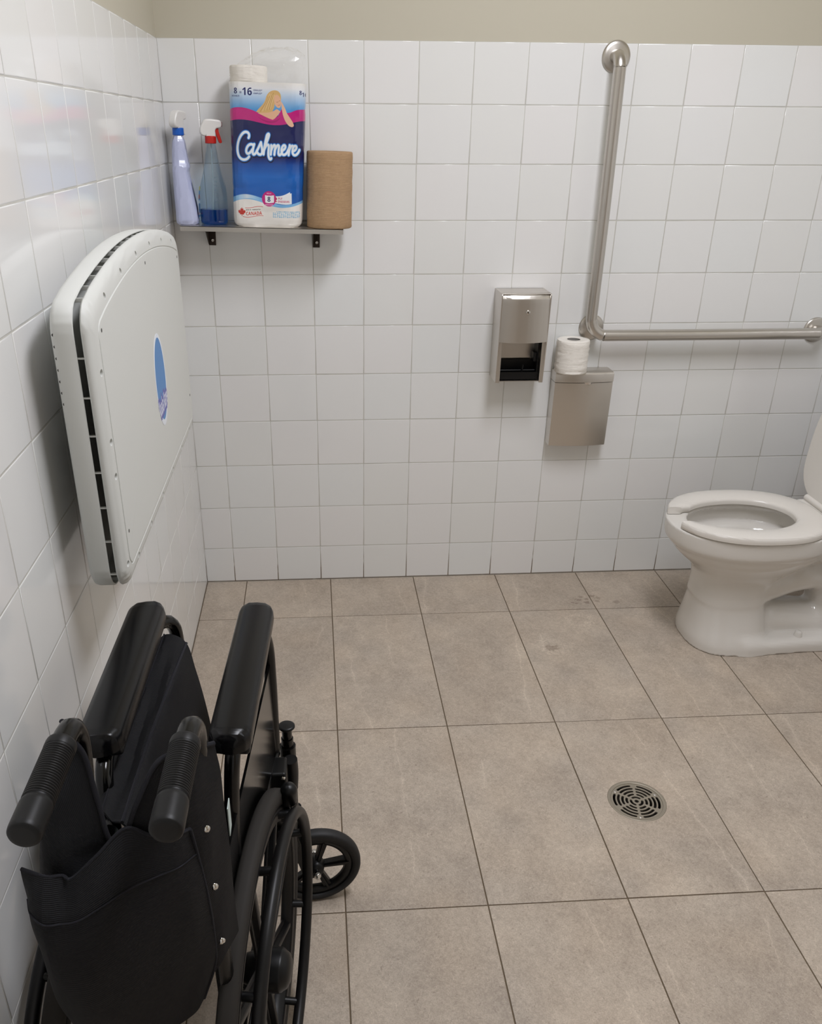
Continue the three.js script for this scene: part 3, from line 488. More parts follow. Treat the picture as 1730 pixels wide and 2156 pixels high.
  // brush-script brand name, stroked letter by letter
  const script = (fn) => { const p = (l) => { c.beginPath(); for (const q of l) q.length === 2 ? c.moveTo(q[0], -q[1]) : q.length === 6 ? c.bezierCurveTo(q[0], -q[1], q[2], -q[3], q[4], -q[5]) : c.quadraticCurveTo(q[0], -q[1], q[2], -q[3]); fn(); };
    p([[96, 112], [112, 140, 84, 160, 58, 146], [14, 120, -8, 40, 12, -6], [28, -44, 76, -46, 98, -14]]);                       // C
    p([[134, 62], [112, 82, 78, 58, 76, 26], [76, 0, 98, -4, 124, 34]]); p([[140, 70], [128, 36, 122, 6, 134, 2], [146, 0, 156, 16, 166, 34]]);   // a
    p([[160, 26], [176, 48, 186, 70, 194, 84], [200, 50, 214, 8, 190, 2], [178, 0, 168, 6, 166, 14]]);                          // s
    p([[206, 14], [232, 70, 254, 116, 258, 132], [262, 146, 246, 146, 240, 126], [228, 84, 218, 40, 214, 4]]); p([[218, 32], [236, 74, 258, 80, 256, 52], [254, 30, 246, -6, 262, -26], [268, -32, 274, -28, 276, -22]]);   // h
    p([[276, 66], [278, 44, 274, 20, 272, 4]]); p([[275, 28], [288, 66, 306, 78, 308, 58], [308, 40, 302, 20, 301, 4]]); p([[303, 28], [316, 66, 336, 78, 338, 58], [338, 40, 326, 4, 342, 2], [352, 2, 358, 14, 364, 26]]);      // m
    p([[360, 34], [384, 36, 398, 60, 384, 68], [366, 74, 354, 40, 360, 20], [366, -4, 396, 0, 410, 34]]);                       // e
    p([[408, 30], [418, 48, 424, 60, 424, 70], [424, 50, 418, 26, 416, 4]]); p([[419, 34], [432, 64, 446, 74, 452, 62]]);       // r
    p([[448, 30], [474, 34, 486, 58, 472, 66], [454, 72, 442, 38, 448, 18], [456, -6, 486, 0, 502, 40]]); };                     // e
  c.save(); c.translate(44, 533); c.scale(.86, .92); c.lineCap = c.lineJoin = 'round';
  for (const [col, lw, dx, dy] of [['#050a30', 38, 3, 5], ['#0f5fb4', 31, 0, 0], ['#8cc4f0', 21, 0, 0], ['#eef2f7', 15, 0, 0]]) { c.strokeStyle = col; c.save(); c.translate(dx, dy); script(() => { c.lineWidth = lw; c.stroke(); }); c.restore(); }
  c.restore();
  // badge, banner and small print
  c.fillStyle = '#f0f1f2'; c.beginPath(); c.moveTo(280, 790); c.bezierCurveTo(330, 800, 370, 790, 412, 765); c.lineTo(414, 775); c.lineTo(424, 772); c.lineTo(426, 842); c.bezierCurveTo(370, 856, 330, 838, 280, 838); c.fill();
  c.fillStyle = '#c3197b'; c.beginPath(); c.arc(265, 812, 50, 0, 7); c.fill(); c.fillStyle = '#f0f1f2'; c.beginPath(); c.moveTo(236, 788); c.bezierCurveTo(255, 794, 275, 792, 300, 788); c.lineTo(300, 836); c.bezierCurveTo(275, 840, 255, 844, 238, 836); c.fill();
  c.textAlign = 'center'; c.fillStyle = '#141b56'; c.font = 'bold 44px sans-serif'; c.fillText('8', 264, 815); c.fillStyle = '#f3d3e4'; c.font = 'bold 11px sans-serif'; c.fillText('ROLLS', 264, 778); c.fillText('ROULEAUX', 266, 851);
  c.fillStyle = '#c02556'; c.font = 'bold 40px sans-serif'; c.fillText('2', 312, 818); c.textAlign = 'left'; c.font = 'bold 18px sans-serif'; c.fillText('PLY', 328, 808); c.save(); c.translate(328, 828); c.scale(.8, 1); c.fillText('ÉPAISSEURS', 0, 0); c.restore();
  c.fillStyle = '#cc3526'; c.font = 'bold 31px sans-serif'; c.save(); c.translate(100, 912); c.rotate(-.05); c.scale(.9, 1); c.fillText('CANADA', 0, 0); c.restore();
  c.fillStyle = '#3b3230'; c.font = 'bold 11px sans-serif'; c.save(); c.translate(100, 888); c.rotate(-.05); c.scale(.82, 1); c.fillText('MADE IN - FABRIQUÉ AU', 0, 0); c.restore();
  c.strokeStyle = '#cc3526'; c.lineWidth = 3; c.beginPath(); c.moveTo(96, 874); c.bezierCurveTo(140, 880, 170, 855, 222, 866); c.stroke(); c.beginPath(); c.moveTo(78, 930); c.bezierCurveTo(120, 950, 170, 915, 224, 925); c.stroke();
  c.fillStyle = '#cc3526'; c.beginPath(); const leaf = [[0, -34], [7, -20], [16, -24], [13, -6], [24, -14], [27, -8], [38, -6], [33, 4], [36, 8], [18, 20], [20, 27], [3, 25], [3, 38], [-3, 38], [-3, 25], [-20, 27], [-18, 20], [-36, 8], [-33, 4], [-38, -6], [-27, -8], [-24, -14], [-13, -6], [-16, -24], [-7, -20]]; leaf.forEach(([x, y], i) => (i ? c.lineTo(72 + x * .72, 898 + y * .8) : c.moveTo(72 + x * .72, 898 + y * .8))); c.fill();
  c.fillStyle = '#78b4d8'; c.font = 'bold 10px sans-serif'; for (let i = 0; i < 5; i++) for (let k = 0; k < 14; k++) c.fillRect(i ? 292 + k * 14 : 318 + k * 12, 893 + i * 9, 6 + ((k * 5 + i * 3) % 7), 5);
});
{
  const W = 0.202, H = 0.362, D = 0.102, z0 = 0.071, p = thing('toilet_roll_pack', 'plastic-wrapped pack of toilet rolls with navy and pink print, torn open at top', 'toilet roll pack', V(0.284, shelfY(0.284), z0)); p.rotation.z = lean;
  const n = 84, rings = [], hts = []; for (let i = 0; i <= 66; i++) hts.push(i / 66 * H);
  const sect = (y, k) => { // two touching rolls in film: bulging front, groove between them low down
    const f = y / H, wide = lerp(0.0985, 0.1035, smooth(0, 1, f)), bot = 1 - 0.10 * Math.exp(-y / 0.006), pin = 1 - 0.012 * Math.exp(-(((y % 0.1) - 0.1) ** 2) / 0.00004) - 0.012 * Math.exp(-((y % 0.1) ** 2) / 0.00004);
    return Array.from({ length: n }, (_, j) => { const t = -j / n * Math.PI * 2, c = Math.cos(t), s = Math.sin(t), e = 5; let x = Math.sign(c) * Math.abs(c) ** (2 / e) * wide, z = Math.sign(s) * Math.abs(s) ** (2 / 3.4) * D / 2;
      const gro = Math.exp(-(x * x) / 0.00012) * (0.004 + 0.008 * smooth(0.07, 0.0, y)); z -= Math.sign(z) * gro; x *= bot * pin; z *= bot * pin;
      const w = 0.0012 * Math.sin(x * 90 + y * 60) * smooth(0.02, 0.1, y) + 0.0010 * (n1(x * 120 + 40, y * 70 + 3) - .5) * 2; z += Math.sign(z) * w; return V(x + lerp(-0.002, 0.006, f), y, z); }); };
  hts.forEach(y => rings.push(sect(y)));
  const g = skin(rings, true, true), q = g.attributes.position, u = g.attributes.uv; for (let i = 0; i < q.count; i++) u.setXY(i, (q.getX(i) + 0.101 - lerp(-.002, .006, q.getY(i) / H)) / 0.203, 1 - (0.40 - q.getY(i)) / 0.40 * 1 + 0);
  mesh('printed_wrap', g, phys({ map: packArt, roughness: 0.28, clearcoat: .5, clearcoatRoughness: .12 }), p);
  const r = mesh('toilet_roll', rollGeo(0.0505, 0.040, 0.02, 0.0004), M.paper, p); r.position.set(-0.0455, H - 0.001, 0);
  // loose clear film standing up round the gap
  const film = [], nn = 30; for (let i = 0; i <= 13; i++) { const v = i / 13, ring = []; for (let j = 0; j < nn; j++) { const tt = -j / nn * Math.PI * 2, c = Math.cos(tt), s = Math.sin(tt), k = 1 - 0.92 * smooth(.55, 1.0, v) ** 1.4; const cx = lerp(0.004, 0.043, smooth(.1, .8, v)), hw = lerp(0.1035, 0.066, smooth(.05, .8, v));
    const wob = smooth(0.02, .3, v) * 0.0055, rx = (n2(j * 7.3, i * 5.1) - .5) * 2 * wob, ry = (n3(j * 3.7, i * 9.1) - .5) * 2 * wob, rz = (n1(j * 5.9, i * 4.3) - .5) * 2 * wob;
    ring.push(V(cx + Math.sign(c) * Math.abs(c) ** .6 * hw * (0.06 + .94 * k) + rx, H - 0.012 + .096 * Math.sin(v * Math.PI / 2) + ry * .8, Math.sign(s) * Math.abs(s) ** .6 * (D / 2 + 0.0015) * (0.1 + .9 * k) + rz)); } film.push(ring); }
  const fg = skin(film, false, false); fg.computeVertexNormals();
  mesh('clear_film', fg, phys({ color: 0xffffff, roughness: 0.04, transmission: 1, thickness: 0, ior: 1.45 }), p);
}
{
  const kraft = dataTex(256, 256, (x, y) => { const row = Math.sin(y / 256 * Math.PI * 2 * 32), v = 10 * (n1(x / 3, y / 3) - .5) + 12 * (n2(x / 40, y / 5) - .5) + row * 5 + (n3(x / 1.7, y / 8) > .8 ? 8 : 0); return [178 + v, 146 + v, 111 + v * .9]; });
  const kb = dataTex(256, 256, (x, y) => grey(128 + 80 * Math.sin(y / 256 * Math.PI * 2 * 32) * (.6 + .6 * n1(x / 6, y / 8)) + 40 * (n2(x / 4, y / 4) - .5)), false); for (const t of [kraft, kb]) t.repeat.set(12, 12);
  const r = thing('paper_towel_roll', 'brown kraft paper towel roll standing on the right end of the shelf', 'paper towel roll', V(0.4585, shelfY(0.4585), 0.0725)); r.rotation.z = lean;
  mesh('paper', rollGeo(0.0650, 0.200, 0.021, 0.0004), std({ map: kraft, bumpMap: kb, bumpScale: 0.0006, roughness: 0.95 }), r);
  mesh('core', new THREE.CylinderGeometry(0.0205, 0.0205, 0.196, 28).translate(0, 0.099, 0), std({ color: 0x6d5537, roughness: .9 }), r);
}

// ================================================================ TOILET (its front points to -x)
{
  const CX = 1.70, CZ = 0.447, tl = thing('toilet', 'white china toilet with open-front seat and raised lid at the right', 'toilet', V(CX, 0, CZ));
  const smin = (a, b, k) => { const h = Math.max(k - Math.abs(a - b), 0) / k; return Math.min(a, b) - h * h * k * .25; };
  const smax = (a, b, k) => -smin(-a, -b, k);
  // egg-shaped plan: front semi-axis F, back semi-axis B, half width w; rough distance
  const egg = (x, z, cx, F, B, w, e = 2) => { const dx = x - cx, a = dx < 0 ? F : B, q = Math.abs(dx / a) ** e + Math.abs(z / w) ** e, r = q ** (1 / e); return (r - 1) * Math.min(a, w) * (r > 1e-4 ? 1 : 1); };
  const lut = (tab, y) => { const n = tab.length; if (y <= tab[0][0]) return tab[0]; if (y >= tab[n - 1][0]) return tab[n - 1]; let i = 0; while (y > tab[i + 1][0]) i++;
    const A = tab[Math.max(i - 1, 0)], Bq = tab[i], Cq = tab[i + 1], D = tab[Math.min(i + 2, n - 1)], h = Cq[0] - Bq[0], t = (y - Bq[0]) / h, t2 = t * t, t3 = t2 * t;
    return Bq.map((v, k) => { const m0 = (Cq[k] - A[k]) / (Cq[0] - A[0]), m1 = (D[k] - Bq[k]) / (D[0] - Bq[0]); return (2 * t3 - 3 * t2 + 1) * v + (t3 - 2 * t2 + t) * h * m0 + (-2 * t3 + 3 * t2) * Cq[k] + (t3 - t2) * h * m1; }); };
  // bowl outside, from the neck to the rim: y, centre, front, back, half width
  const bowl = [[0.18, 0.00, 0.10, 0.10, 0.075], [0.225, 0.00, 0.112, 0.14, 0.088], [0.25, 0.00, 0.125, 0.17, 0.106], [0.275, 0.00, 0.153, 0.20, 0.130], [0.30, 0.00, 0.183, 0.235, 0.150], [0.32, 0.00, 0.203, 0.26, 0.162], [0.335, 0.00, 0.214, 0.27, 0.168], [0.345, 0.00, 0.224, 0.275, 0.1745], [0.355, 0.00, 0.231, 0.28, 0.1785], [0.38, 0.00, 0.234, 0.285, 0.180], [0.41, 0.00, 0.234, 0.285, 0.180]];
  const column = [[0, 0.00, 0.131, 0.125, 0.138], [0.03, 0.00, 0.133, 0.122, 0.134], [0.08, 0.00, 0.128, 0.112, 0.118], [0.15, 0.00, 0.121, 0.098, 0.100], [0.22, 0.00, 0.113, 0.092, 0.092], [0.30, 0.00, 0.112, 0.10, 0.09]];
  const field = (x, y, z) => {
    let [, c, F, B, w] = lut(bowl, y); let d = Math.max(egg(x, z, c, F, B, w, 2.15), y - 0.405, 0.18 - y);
    [, c, F, B, w] = lut(column, y); d = smin(d, Math.max(egg(x, z, c, F, B, w, 2.6), -y - .001, y - 0.29), 0.045);
    // plinth running to the wall, and the trapway curled behind the column
    const px = Math.abs(x - 0.20) - 0.20, pz = Math.abs(z) - lerp(0.125, 0.139, smooth(.28, .02, x)); d = smin(d, Math.max(smax(Math.hypot(Math.max(px + .03, 0), Math.max(pz + .03, 0)) - .03, y - 0.046, 0.03), -y - .001), 0.025);
    const seg = (ax, ay, bx, by, r) => { const vx = bx - ax, vy = by - ay, t = clamp(((x - ax) * vx + (y - ay) * vy) / (vx * vx + vy * vy), 0, 1); return Math.hypot(x - ax - t * vx, y - ay - t * vy, z * .82) - r; };
    let tr = seg(0.09, 0.19, 0.20, 0.235, 0.062); tr = smin(tr, seg(0.20, 0.235, 0.31, 0.225, 0.060), .02); tr = smin(tr, seg(0.31, 0.225, 0.34, 0.06, 0.062), .02);
    d = smin(d, tr, 0.016); d = smin(d, seg(0.125, 0.07, 0.27, 0.055, 0.062), 0.02);
    // back deck that carries the tank
    const bx = Math.abs(x - 0.36) - 0.12, by = Math.abs(y - 0.355) - 0.045, bz = Math.abs(z) - 0.105; d = smin(d, Math.hypot(Math.max(bx, 0), Math.max(by, 0), Math.max(bz, 0)) + Math.min(Math.max(bx, by, bz), 0) - .012, 0.05);
    // hollow of the bowl
    const k = clamp((y - 0.19) / 0.2, 0, 1), s = Math.sqrt(k) * .62 + .38 * k; d = smax(d, -Math.max(egg(x, z, 0.005, 0.165 * s + .01, 0.165 * s + .01, 0.120 * s + .006, 2), 0.19 - y), 0.012);
    d = smax(d, -Math.max(egg(x, z, 0.0, 0.185, 0.185, 0.139, 2), 0.345 - y, y - 0.385), 0.02);
    return d;
  };
  const N = 150, S = 0.36, mc = new MarchingCubes(N, M.china, false, false, 260000); mc.isolation = 0;
  const ox = 0.12, oy = 0.20;   // centre of the grid in toilet coordinates
  for (let k = 0; k < N; k++) for (let j = 0; j < N; j++) { const y = oy + S * ((j - N / 2) / (N / 2)); for (let i = 0; i < N; i++) { const x = ox + S * ((i - N / 2) / (N / 2)), z = S * ((k - N / 2) / (N / 2)); mc.field[k * N * N + j * N + i] = Math.abs(z) > 0.2 || y < -0.012 || y > 0.43 ? -1 : -field(x, y, z); } }
  mc.update();
  const cnt = mc.count, g = new THREE.BufferGeometry(), P = new Float32Array(cnt * 3), Q = new Float32Array(cnt * 3);
  for (let i = 0; i < cnt * 3; i += 3) { P[i] = mc.positionArray[i] * S + ox; P[i + 1] = Math.max(0.0005, mc.positionArray[i + 1] * S + oy); P[i + 2] = mc.positionArray[i + 2] * S; Q[i] = mc.normalArray[i]; Q[i + 1] = mc.normalArray[i + 1]; Q[i + 2] = mc.normalArray[i + 2]; }
  g.setAttribute('position', new THREE.BufferAttribute(P, 3)); g.setAttribute('normal', new THREE.BufferAttribute(Q, 3));
  const merged = mergeVertices((() => { g.deleteAttribute('normal'); return g; })(), 1e-5); merged.computeVertexNormals(); merged.setAttribute('uv', new THREE.BufferAttribute(new Float32Array(merged.attributes.position.count * 2), 2));
  mesh('bowl', merged, M.china, tl);
  mesh('bowl_water', new THREE.CylinderGeometry(0.07, 0.06, 0.004, 32).scale(1.2, 1, .9).translate(0.005, 0.212, 0), phys({ color: 0xffffff, roughness: .02, transmission: 1, thickness: .02, ior: 1.33 }), tl);
  // seat ring, open at the front
  const rings = [], n = 72, a0 = 0.115, outer = (t) => { const c = Math.cos(t), s = Math.sin(t); return [c > 0 ? -0.228 * c ** .92 : 0.228 * (-c) ** .78, 0.187 * Math.sign(s) * Math.abs(s) ** .88]; }, innerP = (t) => { const c = Math.cos(t), s = Math.sin(t); return [c > 0 ? -0.178 * c : 0.145 * -c, 0.112 * Math.sign(s) * Math.abs(s) ** .95]; };
  for (let i = 0; i <= n; i++) {
    const t = lerp(a0 * 2.1, Math.PI * 2 - a0 * 2.1, i / n), o = outer(i === 0 || i === n ? t : t), q = innerP(t), ring = [];
    const endIn = Math.min(i, n - i) / 4, blend = endIn < 1 ? endIn : 1;
    const ix = lerp(q[0] * 1.04, q[0], blend), iz = lerp(q[1] * 1.35 + Math.sign(q[1]) * .012, q[1], blend), ozz = o[1];
    const prof = [[0, 0.0], [0.06, -.0025], [.94, -.0025], [1, 0], [1.004, .006], [1, .014], [.97, .0185], [.9, .0205], [.5, .0212], [.12, .0192], [.03, .016], [-.004, .010]];
    for (const [f, y] of prof) ring.push(V(lerp(ix, o[0], f), 0.409 + y, lerp(iz, ozz, f))); rings.push(ring.reverse());
  }
  mesh('seat', skin(rings), M.seat, tl);
  for (const s of [-1, 1]) mesh('seat_bumper', box(0.022, 0.006, 0.016, -0.02, 0.4065, s * 0.145, .002), M.seat, tl);
  // hinges and raised lid leaning back towards the tank
  mesh('hinge', merge(rod([0.248, 0.428, -0.11], [0.248, 0.428, 0.11], 0.0105, 18), box(0.05, 0.014, 0.05, 0.255, 0.414, -0.085, .004), box(0.05, 0.014, 0.05, 0.255, 0.414, 0.085, .004)), M.seat, tl);
  const lidO = smoothOutline([[-0.105, 0.012], [0.105, 0.012], [0.165, 0.06], [0.182, 0.15], [0.180, 0.24], [0.155, 0.33], [0.10, 0.395], [0, 0.42], [-0.10, 0.395], [-0.155, 0.33], [-0.180, 0.24], [-0.182, 0.15], [-0.165, 0.06]], 6);
  const lid = extrude(poly(lidO), 0.010, 0.005, 3); lid.rotateY(-Math.PI / 2); lid.rotateZ(-0.10); lid.translate(0.262, 0.425, 0);
  mesh('lid', lid, M.seat, tl);
  mesh('tank', merge(box(0.185, 0.34, 0.44, 0.455, 0.575, 0, .025, 4), box(0.205, 0.035, 0.465, 0.455, 0.762, 0, .012, 3)), M.china, tl);
  mesh('bolt_cap', lathe([[0, 0.020], [0.007, 0.0195], [0.0105, 0.016], [0.0125, 0.004], [0.014, 0]], 24).translate(0.200, 0.0425, 0.098), M.china, tl);
  mesh('bolt_cap', lathe([[0, 0.020], [0.007, 0.0195], [0.0105, 0.016], [0.0125, 0.004], [0.014, 0]], 24).translate(0.200, 0.0425, -0.098), M.china, tl);
}

// ================================================================ FLOOR DRAIN
{
  const d = thing('floor_drain', 'round metal floor drain grate with curved slots set in a floor tile', 'floor drain', V(DR.x, 0, DR.z));
  const s = new THREE.Shape(); s.absarc(0, 0, DR.r - 0.0075, 0, Math.PI * 2);
  const slot = (r, a0, a1, w) => { const h = new THREE.Path(), n = 8; for (let i = 0; i <= n; i++) { const a = lerp(a0, a1, i / n), R = r + w; i ? h.lineTo(R * Math.cos(a), R * Math.sin(a)) : h.moveTo(R * Math.cos(a), R * Math.sin(a)); }
    for (let k = 1; k < 5; k++) { const t = k / 5 * Math.PI; h.lineTo((r + w * Math.cos(t)) * Math.cos(a1 + w / r * Math.sin(t)), (r + w * Math.cos(t)) * Math.sin(a1 + w / r * Math.sin(t))); }
    for (let i = n; i >= 0; i--) { const a = lerp(a0, a1, i / n), R = r - w; h.lineTo(R * Math.cos(a), R * Math.sin(a)); }
    for (let k = 1; k < 5; k++) { const t = Math.PI - k / 5 * Math.PI; h.lineTo((r + w * Math.cos(t)) * Math.cos(a0 - w / r * Math.sin(t)), (r + w * Math.cos(t)) * Math.sin(a0 - w / r * Math.sin(t))); } h.closePath(); s.holes.push(h); };
  const c0 = new THREE.Path(); c0.absarc(0, 0, 0.0055, 0, Math.PI * 2, true); s.holes.push(c0);
  const w = 0.0034; [[0.0135, 3], [0.0238, 6], [0.0338, 6], [0.0438, 6], [0.0536, 6]].forEach(([r, n], q) => { for (let k = 0; k < n; k++) { const c = k / n * Math.PI * 2 + .35, m = (0.0022 + w + (q === 4 ? 0.0045 : 0)) / r; slot(r, c + m, c + Math.PI * 2 / n - m, w); } });
  mesh('grate', extrude(s, 0.004, 0.0005, 1, 40).rotateX(-Math.PI / 2).translate(0, -0.0058, 0), M.castSteel, d);
  mesh('rim', lathe([[DR.r - 0.0082, -0.006], [DR.r - 0.0080, -0.0006], [DR.r - 0.007, 0.0006], [DR.r - 0.001, 0.0010], [DR.r + .0006, 0.0003], [DR.r + .0002, -0.002]], 64), M.castSteel, d);
  mesh('drain_body', lathe([[DR.r - 0.0072, -0.006], [DR.r - 0.012, -0.03], [0.03, -0.055], [0.025, -0.10], [0, -0.10]], 40), std({ color: 0x2a231c, roughness: .7, side: THREE.DoubleSide }), d);
  for (const a of [0.35, 0.35 + 2.0944, 0.35 + 4.1888]) mesh('screw', lathe([[0, .0012], [.003, .0010], [.0036, 0]], 16).translate(Math.cos(a) * 0.0555, -0.0013, -Math.sin(a) * 0.0555), M.steel, d);
}

// ================================================================ FOLDED WHEELCHAIR
{
  const B = V(0.20, 0, 1.77), wc = thing('wheelchair', 'folded black wheelchair standing beside the left wall with push handles towards the viewer', 'wheelchair', B);
  const part = (name, geo, mat, parent = wc) => mesh(name, geo.translate(-B.x, -B.y, -B.z), mat, parent);
  // ---- rear posts with push handles and ribbed grips
  const grip = () => { const p = [[0, -0.001], [0.0130, -0.001], [0.0152, 0.0005], [0.0156, 0.003], [0.0156, 0.010], [0.0146, 0.011]]; const r0 = 0.0145; for (let i = 0; i < 21; i++) { const a = 0.0125 + i * 0.0031; p.push([r0 - 0.0006, a], [r0 + 0.0009, a + 0.0006], [r0 + 0.0009, a + 0.0018], [r0 - 0.0006, a + 0.0024]); } p.push([0.0152, 0.080], [0.0157, 0.084], [0.0159, 0.110], [0.0154, 0.1145], [0.0138, 0.1165], [0.010, 0.1170], [0, 0.1170]); return lathe(p, 32); };
  const sides = [
    { post: [[0.275, 0.26, 1.978], [0.2725, 0.5, 1.986], [0.2705, 0.75, 1.994], [0.2715, 0.865, 2.000], [0.2730, 0.897, 2.006], [0.2722, 0.914, 2.020], [0.2710, 0.918, 2.042], [0.270, 0.917, 2.07]], g0: V(0.2703, 0.917, 2.048), g1: V(0.2675, 0.912, 2.165) },
    { post: [[0.105, 0.26, 1.975], [0.118, 0.5, 1.985], [0.138, 0.75, 1.995], [0.1485, 0.865, 1.998], [0.1495, 0.897, 2.002], [0.1497, 0.914, 2.016], [0.1490, 0.918, 2.038], [0.148, 0.917, 2.066]], g0: V(0.1484, 0.917, 2.044), g1: V(0.1440, 0.910, 2.161) }];
  for (const s of sides) { part('back_post', tube(s.post, 0.0118, 60, 16), M.blackPaint); part('hand_grip', along(grip(), s.g0, s.g1.clone().sub(s.g0)), M.grip); }
  // ---- back upholstery: two legs of cloth folded towards the viewer, a sagging top hem
  const back = [
    [[0.133, 0.905, 1.990], [0.150, 0.903, 2.018], [0.163, 0.893, 2.030], [0.176, 0.850, 2.052], [0.188, 0.806, 2.066], [0.198, 0.806, 2.060], [0.214, 0.842, 2.052], [0.240, 0.885, 2.034], [0.266, 0.885, 2.022], [0.2885, 0.868, 1.990]],
    [[0.122, 0.845, 1.988], [0.132, 0.850, 2.030], [0.128, 0.845, 2.062], [0.140, 0.822, 2.076], [0.168, 0.796, 2.074], [0.198, 0.792, 2.066], [0.222, 0.810, 2.060], [0.248, 0.832, 2.046], [0.273, 0.835, 2.024], [0.2905, 0.830, 1.988]],
    [[0.110, 0.775, 1.986], [0.114, 0.775, 2.030], [0.112, 0.775, 2.070], [0.130, 0.770, 2.090], [0.168, 0.765, 2.088], [0.204, 0.762, 2.072], [0.234, 0.762, 2.062], [0.254, 0.764, 2.045], [0.2765, 0.764, 2.021], [0.2915, 0.762, 1.984]],
    [[0.104, 0.65, 1.982], [0.108, 0.65, 2.025], [0.108, 0.65, 2.060], [0.130, 0.65, 2.084], [0.168, 0.65, 2.082], [0.208, 0.65, 2.068], [0.238, 0.65, 2.054], [0.257, 0.65, 2.037], [0.2775, 0.655, 2.017], [0.2920, 0.655, 1.980]],
    [[0.102, 0.52, 1.978], [0.108, 0.50, 2.015], [0.112, 0.49, 2.040], [0.130, 0.48, 2.062], [0.168, 0.475, 2.060], [0.212, 0.485, 2.044], [0.240, 0.51, 2.034], [0.260, 0.535, 2.024], [0.2780, 0.555, 2.012], [0.2925, 0.560, 1.977]]];
  part('back_upholstery', patch(back, 90, 70, 0.0026, (u, v) => 0.0011 * Math.sin(u * 40 + v * 9) * Math.sin(v * 7) * smooth(0, .2, v)), M.fabric);
  // the hem, a doubled band along the top edge
  const hem = back[0].map(p => V(p[0], p[1] + 0.0005, p[2] + 0.001)); part('top_hem', tube(hem, 0.0028, 80, 8), M.fabricEdge);
  // ---- pocket sewn on the back, its mouth gaping at the left
  const pocket = [
    [[0.106, 0.808, 2.099], [0.117, 0.808, 2.104], [0.131, 0.804, 2.107], [0.145, 0.797, 2.100], [0.152, 0.796, 2.104], [0.176, 0.810, 2.090], [0.203, 0.822, 2.064], [0.228, 0.815, 2.068], [0.250, 0.806, 2.060], [0.264, 0.800, 2.046]],
    [[0.108, 0.770, 2.104], [0.117, 0.770, 2.124], [0.132, 0.766, 2.134], [0.146, 0.762, 2.130], [0.160, 0.762, 2.128], [0.180, 0.765, 2.116], [0.206, 0.768, 2.096], [0.230, 0.768, 2.082], [0.252, 0.764, 2.066], [0.268, 0.760, 2.044]],
    [[0.109, 0.720, 2.100], [0.119, 0.716, 2.126], [0.134, 0.712, 2.140], [0.150, 0.710, 2.140], [0.166, 0.710, 2.136], [0.186, 0.712, 2.124], [0.210, 0.715, 2.104], [0.234, 0.715, 2.086], [0.256, 0.712, 2.066], [0.273, 0.70, 2.042]],
    [[0.110, 0.640, 2.092], [0.120, 0.636, 2.118], [0.136, 0.632, 2.130], [0.152, 0.630, 2.132], [0.170, 0.630, 2.128], [0.190, 0.632, 2.116], [0.214, 0.634, 2.098], [0.238, 0.636, 2.078], [0.260, 0.636, 2.058], [0.2745, 0.63, 2.038]],
    [[0.113, 0.570, 2.076], [0.122, 0.566, 2.098], [0.138, 0.562, 2.110], [0.154, 0.560, 2.112], [0.172, 0.560, 2.108], [0.192, 0.562, 2.098], [0.216, 0.564, 2.080], [0.238, 0.566, 2.062], [0.258, 0.568, 2.046], [0.2705, 0.57, 2.030]],
    [[0.118, 0.500, 2.056], [0.126, 0.494, 2.074], [0.140, 0.490, 2.084], [0.156, 0.488, 2.086], [0.174, 0.488, 2.084], [0.194, 0.490, 2.076], [0.214, 0.493, 2.062], [0.232, 0.496, 2.048], [0.246, 0.500, 2.038], [0.252, 0.505, 2.028]]];
  part('back_pocket', patch(pocket, 90, 80, 0.0028, (u, v) => 0.0010 * Math.sin(u * 23 + v * 5) * Math.sin(v * 11 + u * 4)), M.fabric);
  part('pocket_seam', tube(pocket[1].map((p, i) => V(p[0], p[1] + 0.004, p[2] + 0.0022)), 0.0009, 80, 6), M.fabricEdge);
  part('pocket_edge', tube(pocket.map(r => V(...r[9]).add(V(0.0005, 0, 0.001))), 0.0019, 50, 8), M.fabricEdge);
  part('pocket_edge', tube(pocket[0].map(p => V(...p)), 0.0020, 80, 8), M.fabricEdge);
  const snap = () => lathe([[0, .0030], [.0018, .0030], [.0024, .0022], [.0042, .0018], [.0050, 0]], 18);
  for (const [x, y, z] of [[0.2760, 0.776, 2.0228], [0.2775, 0.684, 2.0196], [0.2782, 0.588, 2.0155]]) part('upholstery_screw', along(snap(), V(x, y, z), V(0.35, 0.05, 1)), M.chrome);
  // ---- seat sling folded up between the arms
  const seat = [
    [[0.126, 0.640, 1.505], [0.132, 0.690, 1.505], [0.146, 0.708, 1.505], [0.166, 0.708, 1.510], [0.184, 0.700, 1.522], [0.196, 0.655, 1.535], [0.208, 0.585, 1.545], [0.220, 0.500, 1.555]],
    [[0.118, 0.640, 1.66], [0.124, 0.690, 1.66], [0.138, 0.704, 1.66], [0.156, 0.700, 1.66], [0.174, 0.705, 1.66], [0.190, 0.650, 1.66], [0.206, 0.575, 1.66], [0.224, 0.490, 1.66]],
    [[0.112, 0.640, 1.80], [0.118, 0.692, 1.80], [0.131, 0.706, 1.80], [0.148, 0.700, 1.80], [0.165, 0.706, 1.80], [0.184, 0.650, 1.80], [0.204, 0.575, 1.80], [0.226, 0.490, 1.80]],
    [[0.114, 0.640, 1.905], [0.120, 0.694, 1.905], [0.131, 0.706, 1.912], [0.144, 0.700, 1.925], [0.160, 0.706, 1.935], [0.182, 0.650, 1.930], [0.204, 0.575, 1.925], [0.226, 0.490, 1.92]]];
  part('seat_sling', patch(seat, 60, 60, 0.0028, (u, v) => 0.0013 * Math.sin(v * 19 + u * 6) * Math.sin(u * 9)), M.fabric);
